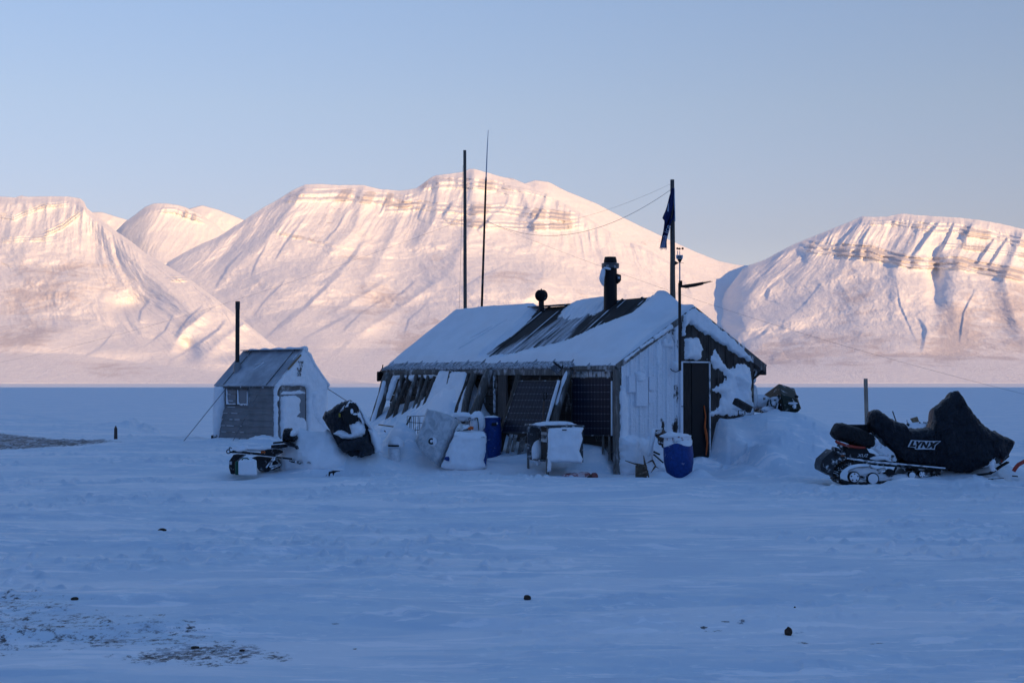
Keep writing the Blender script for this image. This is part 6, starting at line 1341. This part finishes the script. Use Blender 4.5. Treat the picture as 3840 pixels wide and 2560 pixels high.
# sticks near the buried drum
b = MB(); b.beam(A3(75, 897, 29.5), A3(310, 930, 28.8), .03, .022); tag(b.build('yellow_plank', TANWOOD), 'thin tan plank lying on the drift under the leaning logs', 'plank')
b = MB(); b.beam(A3(215, 1000, 28.2), A3(285, 1080, 28.2), .02, .02); b.beam(A3(296, 1010, 28.2), A3(280, 1080, 28.2), .05, .02); b.beam(A3(145, 975, 28.4), A3(165, 995, 28.4), .02, .02); tag(b.build('broken_stake', wood('redwood', (.16, .07, .06), (.07, .04, .04), .2)), 'broken reddish stake poking from the snow left of the wire cage', 'stake')
# blue barrels
def barrel(px, ytop, ybot, Y, w, prof, mat, label, tilt=0.):
    b0 = at(px, ybot, Y); t0 = at(px, ytop, Y); h = t0[2] - b0[2]; r = w / 2 / FPX * Y
    root = thing('blue_barrel', label, 'barrel', b0, 'blue barrels at the cabin'); ax = np.array([math.sin(tilt), 0, math.cos(tilt)])
    m = MB(); m.lathe(b0 - ax * .15, [(r * a, (h + .15) * z) for a, z in prof], 40, axis=ax); m.build('body', mat, root)
    return root, b0, h, r, ax
r1, b0, h, r, ax = barrel(1843, 1568, 1700, 28.75, 76, [(.86, 0), (.93, .1), (1.0, .45), (.97, .75), (.87, .97), (.84, 1.0)], BLUE, 'smaller dark blue barrel beside the tilted solar panel')
m = MB(); m.lathe(b0 + UP * h, [(r * .90, -.025), (r * .93, -.02), (r * .93, .012), (r * .88, .02)], 40); m.build('lid_ring', BLUE, r1)
m = MB(); m.blob(b0 + UP * (h + .005), (r * .80, r * .8, .05), 20, .2, 2, 3); m.build('lid_snow', SNOW, r1)
m = MB(); q = at(1853, 1590, 28.75 - r * .98); m.box(q, (.05, .012, .03)); m.build('grip', DK, r1, bevel=.01)
m = MB(); q = at(1864, 1587, 28.75 - r * .95); m.blob(q, (.02, .015, .02), 10, .2, 2, 3); m.build('clasp', NT('clasp').fin((.5, .5, .52), .4), r1)
r2, b0, h, r, ax = barrel(2548, 1640, 1782, 26.35, 112, [(.52, 0), (.62, .09), (.86, .26), (.98, .45), (1.0, .62), (.98, .78), (.90, .93), (.86, 1.0)], BLUE, 'big blue barrel with a snow cap standing in front of the door', tilt=-.05)
m = MB(); m.lathe(b0 + ax * h, [(r * .90, -.05), (r * .93, -.045), (r * .93, -.02), (r * .90, -.015), (r * .90, .005), (r * .93, .01), (r * .93, .03), (r * .85, .035)], 40, axis=ax); m.build('lid_ring', frosted('ring_red', (.25, .10, .10), .62, edge=.05), r2)
m = MB(); m.lathe(b0 + ax * h, [(r * .945, -.19), (r * .97, -.15), (r * .95, -.08), (r * .88, .0)], 40, axis=ax, cap=False); o = m.build('rim_snow', SNOW, r2)
for v in o.data.vertices:
    if v.co.z < h - .1: v.co.z += .10 * (.5 + .5 * math.sin(3 * math.atan2(v.co.y, v.co.x) + 1.)) 
m = MB(); m.blob(b0 + ax * (h + .03) + np.array([-.05, 0, 0]), (r * 1.0, r * .95, .06), 26, .16, 2, 6); m.blob(b0 + ax * (h + .05) + np.array([-.12, -.03, 0]), (r * .5, r * .5, .06), 18, .2, 2, 7); m.build('snow_cap', SNOW, r2, sub=1)
# old appliance casing
YK = 26.25
ap = thing('metal_cabinet', 'open dark metal cabinet with snow-caked side and name plate, before the panels', 'cabinet', at(2055, 1788, YK))
def K(px, py, Y): return at(px, py, Y)
E = lambda t, z: np.array([K(2053, 1600, YK)[0] + (K(1976, 1600, 27.2)[0] - K(2053, 1600, YK)[0]) * t, YK + .95 * t, z])   # along the open side
zt, zb_ = K(2053, 1601, YK)[2], K(2053, 1733, YK)[2]; ex = np.array([1., .05, 0]); wK = .66
ed = E(1, 0) - E(0, 0); ed = ed / np.linalg.norm(ed); eL = float(np.linalg.norm(E(1, 0) - E(0, 0)))
def KB(a, w, z): return E(0, 0) * np.array([1, 1, 0]) + ed * a + ex * w + UP * z
def slab(m, a0, a1, w0, w1, z0, z1): m.hexa([KB(a, w, z) for z in (z0, z1) for a, w in ((a0, w0), (a0, w1), (a1, w1), (a1, w0))])
CASE = frosted('casing', (.07, .075, .085), .25, .5, .4, 8, .3)
m = MB(); slab(m, -.02, eL + .03, -.03, wK + .02, zt, zt + .035); m.build('top', CASE, ap, bevel=.006)
m = MB(); slab(m, 0, .03, 0, wK, zb_, zt - .002); slab(m, eL - .03, eL, 0, wK, zb_, zt - .002); slab(m, .032, eL - .032, wK - .03, wK, zb_, zt - .002); slab(m, .032, eL - .032, .02, wK - .032, zb_, zb_ + .03); m.build('casing', CASE, ap)
m = MB(); slab(m, .034, eL * .56, .10, .14, zb_ + .032, zt - .004); m.build('inner_panel', DK, ap)
m = MB(); slab(m, eL * .56 + .002, eL - .032, .24, .28, zb_ + .032, zt - .004); m.build('back_panel', frosted('inner', (.02, .02, .025), .3), ap)
m = MB(); m.blob(KB(eL * .78, .12, zb_ + .14), (.12, .14, .24), 18, .2, 2, 3); m.build('inside_snow', SNOW, ap, sub=1)
m = MB(); slab(m, .002, .05, -.012, .03, .0, zb_ + .1); slab(m, eL - .05, eL, 0, .03, .1, zb_); m.build('leg', GREYWOOD, ap, bevel=.004)
m = MB(); slab(m, .19, .52, .075, .095, zt - .29, zt - .10); pt = m.build('name_plate', frosted('plate', (.42, .44, .46), .15), ap, bevel=.012)
ang = math.degrees(math.atan2(ed[1], ed[0]))
text_obj('ETTRA°', .095, KB(.355, .068, zt - .195), DK, pt, rot=(90, 0, ang + 180), sx=.95, extrude=.002)
snow_patch('side_snow', [(2056, 1604), (2185, 1602), (2189, 1606), (2180, 1625), (2184, 1650), (2172, 1690), (2186, 1720), (2180, 1736), (2070, 1732), (2064, 1765), (2052, 1770)], (0, YK - .01, 0), (0, -1, 0), (1, 0, 0), (0, 0, 1), th=.10, edge=.06, jag=.012, lump=.04, lsc=4, seed=61, parent=ap)
m = MB(); m.blob(KB(.45, .30, zt + .04), (.40, .42, .055), 26, .25, 3, 5); m.blob(KB(.1, .35, zt + .05), (.12, .1, .05), 14, .3, 3, 6); m.build('top_snow', SNOW, ap, sub=1)
m = MB(); m.beam(K(2108, 1611, YK - .13), K(2125, 1611, YK - .13), .01, .02); m.build('slot', DK, ap)
# shovel
sv = thing('snow_shovel', 'shovel with brown shaft and black grip standing behind the metal cabinet', 'shovel', at(2034, 1640, 27.3))
m = MB(); m.tube([at(2033, 1650, 27.3), at(2037, 1560, 27.35), at(2040, 1503, 27.4)], .020, 10); m.build('shaft', wood('shaft', (.13, .085, .07), (.07, .05, .045), .0), sv)
m = MB(); m.tube([at(2040, 1504, 27.4), at(2040, 1496, 27.4), at(2036, 1485, 27.4), at(2038, 1472, 27.4), at(2048, 1471, 27.4), at(2050, 1485, 27.4), at(2045, 1498, 27.4)], .014, 8); m.build('grip', DK, sv)
# stakes under the tilted panel
for i, (x0, y0, x1, y1) in enumerate(((1918, 1628, 1903, 1685), (1935, 1630, 1922, 1680), (1972, 1632, 1955, 1678), (1958, 1640, 1944, 1706))):
    m = MB(); m.beam(at(x0, y0, 28.4), at(x1, y1 + 12, 28.1), .07, .03); tag(m.build('short_stake', GREYWOOD), ['first', 'second', 'third', 'longest'][i] + ' grey stake under the tilted solar panel' + [' from its left', ' from its left', ' from its left', ', standing nearest to the viewer'][i], 'stake', 'stakes under the tilted solar panel')
# carcass remains and strip
m = MB(); FL = NT('raw_flesh'); n = FL.noise(FL.coord(), 9, 5, .65); FLM = FL.fin(FL.mix(FL.ramp(n, .42, .6), (.23, .065, .06), (.60, .48, .50)), .6, .3, FL.bump(n, .6, .02))
rm = thing('reindeer_remains', 'pinkish frozen carcass remains lying on the snow before the cabin', 'carcass', at(2180, 1795, 26.0))
m.blob(at(2145, 1787, 26.2), (.18, .14, .07), 22, .35, 3, 3); m.blob(at(2190, 1783, 26.2), (.14, .14, .07), 18, .35, 3, 4); m.build('hide', FLM, rm, sub=1)
m = MB(); m.blob(at(2228, 1787, 25.95), (.075, .07, .075), 20, .25, 3, 5); m.build('meat', NT('meat').fin((.20, .055, .05), .5), rm, sub=1)
m = MB(); m.tube([at(2201, 1802, 25.9), at(2206, 1790, 25.9), at(2216, 1784, 25.9), at(2222, 1777, 25.92)], [.022, .025, .022, .012], 10); m.build('rib_bone', wood('dark_bone', (.12, .06, .045), (.06, .035, .03), .05), rm)
m = MB()
for k, x in enumerate((2276, 2293, 2310, 2328, 2342)): m.box(at(x, 1793.5, 25.9 + .02 * k), (.034 - .005 * k, .03, .014 - .002 * k))
tag(m.build('rubber_mat', DK, bevel=.004), 'row of dark mat cleats showing through the snow beside the carcass remains', 'mat')
for (x, y, s_, lb) in ((2192, 1812, .03, 'small dark scrap under the carcass remains'), (1950, 1757, .05, 'frozen rag lying left of the cabinet leg'), (1788, 1795, .015, 'tiny dark crumb below the blue crate')):
    m = MB(); Yg = EYE * FPX / (y - HORIZON); m.blob(at(x, y, Yg), (s_, s_ * .6, s_ * .35), 12, .3, 3, int(x)); tag(m.build('debris_scrap', BLACKF), lb, 'debris')
m = MB(); m.tube([at(2052, 1788, 25.9), at(2046, 1797, 25.7), at(2036, 1803, 25.5)], .010, 6); m.tube([at(2052, 1788, 25.9), at(2058, 1794, 25.8)], .008, 6); tag(m.build('frozen_cord', DK), 'dark cord lying on the snow at the foot of the cabinet leg', 'cord')
# antlers, skull and wood block
c6 = lambda x, y, Y: at(2300 + x / 4.355, 1480 + y / 4.355, Y)
def antler(name, chains, Y, r, label, mat=BONE):
    m = MB()
    for ch in chains:
        n = len(ch); pts = []
        for i in range(n - 1):
            for k in range(3): pts.append(tuple(ch[i][q] + (ch[i + 1][q] - ch[i][q]) * k / 3 for q in (0, 1)))
        pts.append(ch[-1]); L = len(pts)
        m.tube([c6(x, y, Y - .04 * math.sin(i * .7 + x)) for i, (x, y) in enumerate(pts)], [r * (1.15 - .85 * i / (L - 1)) for i in range(L)], 8)
    o = m.build(name, mat); tag(o, label, 'antler'); return o
antler('reindeer_antler', [[(545, 1250), (520, 1180), (500, 1150), (440, 1140), (350, 1125), (270, 1100), (195, 1072)], [(530, 1190), (515, 1120), (505, 1060), (495, 992)], [(545, 1240), (560, 1290), (575, 1330), (588, 1356)], [(440, 1140), (400, 1160), (375, 1200)],
    [(548, 1250), (490, 1275), (430, 1292), (365, 1298)], [(555, 1290), (520, 1330), (470, 1368)]], 26.35, .024, 'brown branching antler lying at the cabin corner')
antler('reindeer_antler', [[(640, 1070), (675, 1130), (690, 1165), (735, 1195)], [(690, 1160), (650, 1215), (617, 1265)], [(640, 1070), (590, 1090), (540, 1112)]], 26.55, .016, 'forked antler tips hanging left of the big blue barrel')
m = MB(); m.tube([c6(x, y, 26.75) for x, y in ((655, 540), (640, 620), (650, 700), (600, 860), (630, 940), (638, 1070))], [.05, .055, .045, .05, .035, .016], 12, wob=.12, seed=3); m.tube([c6(x, y, 26.75) for x, y in ((600, 870), (590, 960), (560, 1010))], [.05, .05, .02], 10, wob=.1); tag(m.build('snowy_branch', SNOW, sub=1), 'thick snow-caked branch leaning on the rimed wall beside the skull', 'branch')
for (a, b_, r_, lb) in (((665, 930), (750, 970), .018, 'short dark stick beside the big blue barrel'), ((660, 972), (815, 1106), .014, 'long thin dark stick beside the big blue barrel')):
    m = MB(); m.tube([c6(*a, 26.6), c6(*b_, 26.45)], r_, 8); tag(m.build('dark_stick', wood('stick', (.045, .045, .04), (.02, .02, .02), .05)), lb, 'stick')
sk = thing('reindeer_skull', 'brown animal skull with a pale horn hanging on the wall behind the barrel', 'skull', c6(790, 830, 26.8))
m = MB(); m.blob(c6(770, 640, 26.8), (.12, .10, .08), 18, .35, 3, 2); m.blob(c6(800, 720, 26.75), (.09, .09, .12), 18, .35, 3, 4); m.blob(c6(825, 800, 26.72), (.055, .06, .08), 16, .3, 3, 6); m.build('skull', wood('fur', (.17, .12, .09), (.06, .045, .04), .25, (1, 1, 1)), sk)
m = MB(); m.tube([c6(690, 625, 26.7), c6(740, 610, 26.68), c6(775, 590, 26.66), c6(800, 542, 26.66)], [.02, .03, .024, .008], 8); m.tube([c6(740, 765, 26.7), c6(800, 785, 26.68), c6(850, 800, 26.7)], [.02, .014, .012], 8); m.build('horn', frosted('horn_pale', (.40, .38, .36), .5), sk)
m = MB(); m.box(c6(452, 1262, 26.6), (.10, .10, .13)); tag(m.build('wood_block', wood('block', (.20, .155, .11), (.12, .09, .07), .1), bevel=.02), 'cut wood block half buried behind the brown antler', 'wood block')
# right end clutter
cc7 = lambda x, y, Y: at(2640 + x / 3.733, 1220 + y / 3.733, Y)
gc = thing('storage_crate', 'dark green plastic crate tipped over on the drift right of the cabin', 'crate', cc7(1050, 1290, 29.4))
f = dict(a=(1078, 965, 28.9), b=(1298, 1030, 29.2), c=(1350, 1180, 29.2), d=(1118, 1200, 28.9), e=(668, 1188, 30.2), g=(1220, 1292, 29.3), h=(1012, 1250, 29.0), i=(760, 1235, 30.0))
pt_ = {k: cc7(*v) for k, v in f.items()}; back = np.array([.10, .75, .22])
m = MB(); m.hexa([pt_['h'], pt_['g'], pt_['g'] + back, pt_['i'] + back * .6, pt_['d'], pt_['c'], pt_['c'] + back, pt_['e'] + back * .5]); m.build('body', GREEN, gc, bevel=.02)
m = MB(); m.hexa([pt_['d'] + (0, -.01, .01), pt_['c'] + (0.02, -.01, .01), pt_['c'] + back, pt_['e'] + back * .6, pt_['a'], pt_['b'], pt_['b'] + back, pt_['a'] + back]); m.build('lid', frosted('lid_green', (.010, .026, .024), .14, .55, .12, 6), gc, bevel=.02)
m = MB(); m.hexa([pt_['e'] + (0, -.05, -.03), pt_['h'] + (-.01, -.06, .0), pt_['h'] + (-.01, 0, 0), pt_['e'] + (0, .1, 0), pt_['e'] + (0, -.06, .03), pt_['a'] + (-.02, -.05, 0), pt_['a'] + (-.02, .02, .01), pt_['e'] + (0, .1, .05)]); m.build('inside_wall', frosted('in_green', (.008, .018, .016), .38, .6, .1, 10, edge=.04), gc, bevel=.01)
m = MB(); m.tube([cc7(1270, 1000, 29.1), cc7(1290, 990, 29.1), cc7(1320, 1000, 29.1)], [.03, .035, .02], 8); m.beam(cc7(1075, 1100, 28.88), cc7(1100, 1190, 28.86), .03, .03); m.build('latch', BLACK, gc, bevel=.006)
m = MB(); m.blob(cc7(1015, 1015, 29.0), (.13, .05, .03), 12, .4, 3, 2); m.blob(cc7(975, 1090, 29.0), (.05, .04, .05), 10, .4, 3, 3); m.blob(cc7(900, 1170, 29.1), (.14, .04, .05), 12, .5, 3, 5); m.blob(cc7(1245, 1090, 29.0), (.10, .03, .025), 12, .5, 4, 6); m.blob(cc7(1268, 1135, 29.0), (.04, .03, .04), 10, .5, 4, 7); m.build('clinging_snow', SNOW, gc)
m = MB(); m.beam(cc7(430, 1055, 28.3), cc7(650, 1180, 28.1), .14, .13); pk = m.build('snowy_plank', wood('plank_dark', (.065, .06, .058), (.035, .03, .03), .12), bevel=.01); tag(pk, 'dark plank with snow on top jutting from the drift at the right wall end', 'plank')
m = MB(); m.beam(cc7(440, 1030, 28.3), cc7(640, 1140, 28.15), .13, .05); m.build('plank_snow', SNOW, pk, bevel=.02)
m = MB()
for q in (((482, 1190), (572, 1190)), ((572, 1190), (572, 1250)), ((572, 1250), (482, 1265)), ((482, 1265), (482, 1190))): m.beam(cc7(*q[0], 27.9), cc7(*q[1], 27.9), .04, .015)
tag(m.build('small_frame', BLACKF), 'small dark square frame poking from the snow under the jutting plank', 'frame')
m = MB(); m.tube([cc7(652, 745, 29.6), cc7(700, 880, 29.8), cc7(745, 1002, 30)], .018, 8); tag(m.build('leaning_rod', wood('rod', (.17, .10, .07), (.1, .06, .05), .1)), 'thin brown rod leaning at the right wall end of the cabin', 'rod')
m = MB(); m.blob(cc7(672, 735, 29.4), (.09, .09, .13), 16, .2, 2, 3); m.blob(cc7(690, 640, 29.5), (.07, .07, .10), 14, .3, 2, 4); m.build('eave_snow', SNOW, cabin)
m = MB(); m.blob(cc7(760, 1060, 29.6), (.30, .2, .14), 22, .3, 2, 5); m.blob(cc7(660, 1000, 29.5), (.14, .2, .3), 22, .3, 2, 6)
o = m.build('snow_heap', SNOW, sub=1); tag(o, kind='stuff')
m = MB(); m.blob(cc7(640, 930, 29.2), (.07, .05, .13), 14, .5, 3, 7); m.tube([cc7(650, 900, 29.2), cc7(690, 880, 29.2)], .010, 5); m.tube([cc7(830, 1025, 29.3), cc7(858, 1022, 29.3)], [.03, .02], 6); tag(m.build('straw_tuft', wood('straw', (.22, .19, .15), (.14, .12, .10), .3)), 'frayed pale tuft hanging at the right wall end of the cabin', 'tuft')
# short stake far left
p = at(434, 1650, EYE * FPX / (1650 - HORIZON)); m = MB(); Yq = p[1]
m.hexa([at(x, y, Yq + d) for y, w in ((1655, 7), (1606, 6)) for x, d in ((434 - w, -.05), (434 + w, -.05), (434 + w, .05), (434 - w, .05))]); m.hexa([at(x, y, Yq + d) for y, w in ((1606, 6), (1596, 1.5)) for x, d in ((434 - w, -.05 if w > 2 else -.01), (434 + w, -.05 if w > 2 else -.01), (434 + w, .05 if w > 2 else .01), (434 - w, .05 if w > 2 else .01))])
tag(m.build('pointed_stake', wood('stake_b', (.12, .085, .075), (.06, .045, .04), .1)), 'short pointed brown stake standing in the snow left of the small shed', 'stake')
# stones on the snow
stones = [(608, 1973, .055, .028, 'oval dark stone on open snow below the small shed'), (1978, 2221, .032, .027, 'round brown stone in the middle of the foreground snow'), (2957, 2352, .030, .036, 'upright brown stone on the right foreground snow'), (2980, 2265, .012, .024, 'tiny upright dark stone behind the upright brown one'),
          (732, 2397, .030, .010, 'flat black stone among the gravel at the lower left'), (908, 2411, .020, .009, 'small flat dark stone right of the lower left gravel'), (280, 2252, .032, .016, 'dark stone at the upper edge of the lower left gravel'), (246, 1660, .07, .02, 'x')]
for i, (x, y, w, h_, lb) in enumerate(stones[:7]):
    Yg = EYE * FPX / (y - HORIZON); q = at(x, y, Yg); m = MB(); gz = float(ground_z(q[0], q[1])); m.blob((q[0], q[1], gz + h_ * .45), (w, w * .8, h_), 16, .35, 2.2, i * 7)
    tag(m.build('stone', wood('stone%d' % i, (.085, .055, .04), (.03, .025, .022), .0, (1, 1, 1)), sub=1), lb, 'stone', 'stones lying on the snow')
def haze():
    b = MB(); b.hexa([(x, y, z) for z in (-60, 2400) for x, y in ((-15000, -6500), (16000, -6500), (16000, 21000), (-15000, 21000))])
    m = bpy.data.materials.new('haze'); m.use_nodes = True; nt = m.node_tree; nt.nodes.clear()
    o = nt.nodes.new('ShaderNodeOutputMaterial'); v = nt.nodes.new('ShaderNodeVolumePrincipled'); nt.links.new(v.outputs[0], o.inputs['Volume'])
    v.inputs['Color'].default_value = (.86, .88, .95, 1); v.inputs['Density'].default_value = 1.3e-5; v.inputs['Anisotropy'].default_value = 0.0
    o = b.build('haze', m, origin=(0, 0, 0)); tag(o, kind='stuff')
haze()
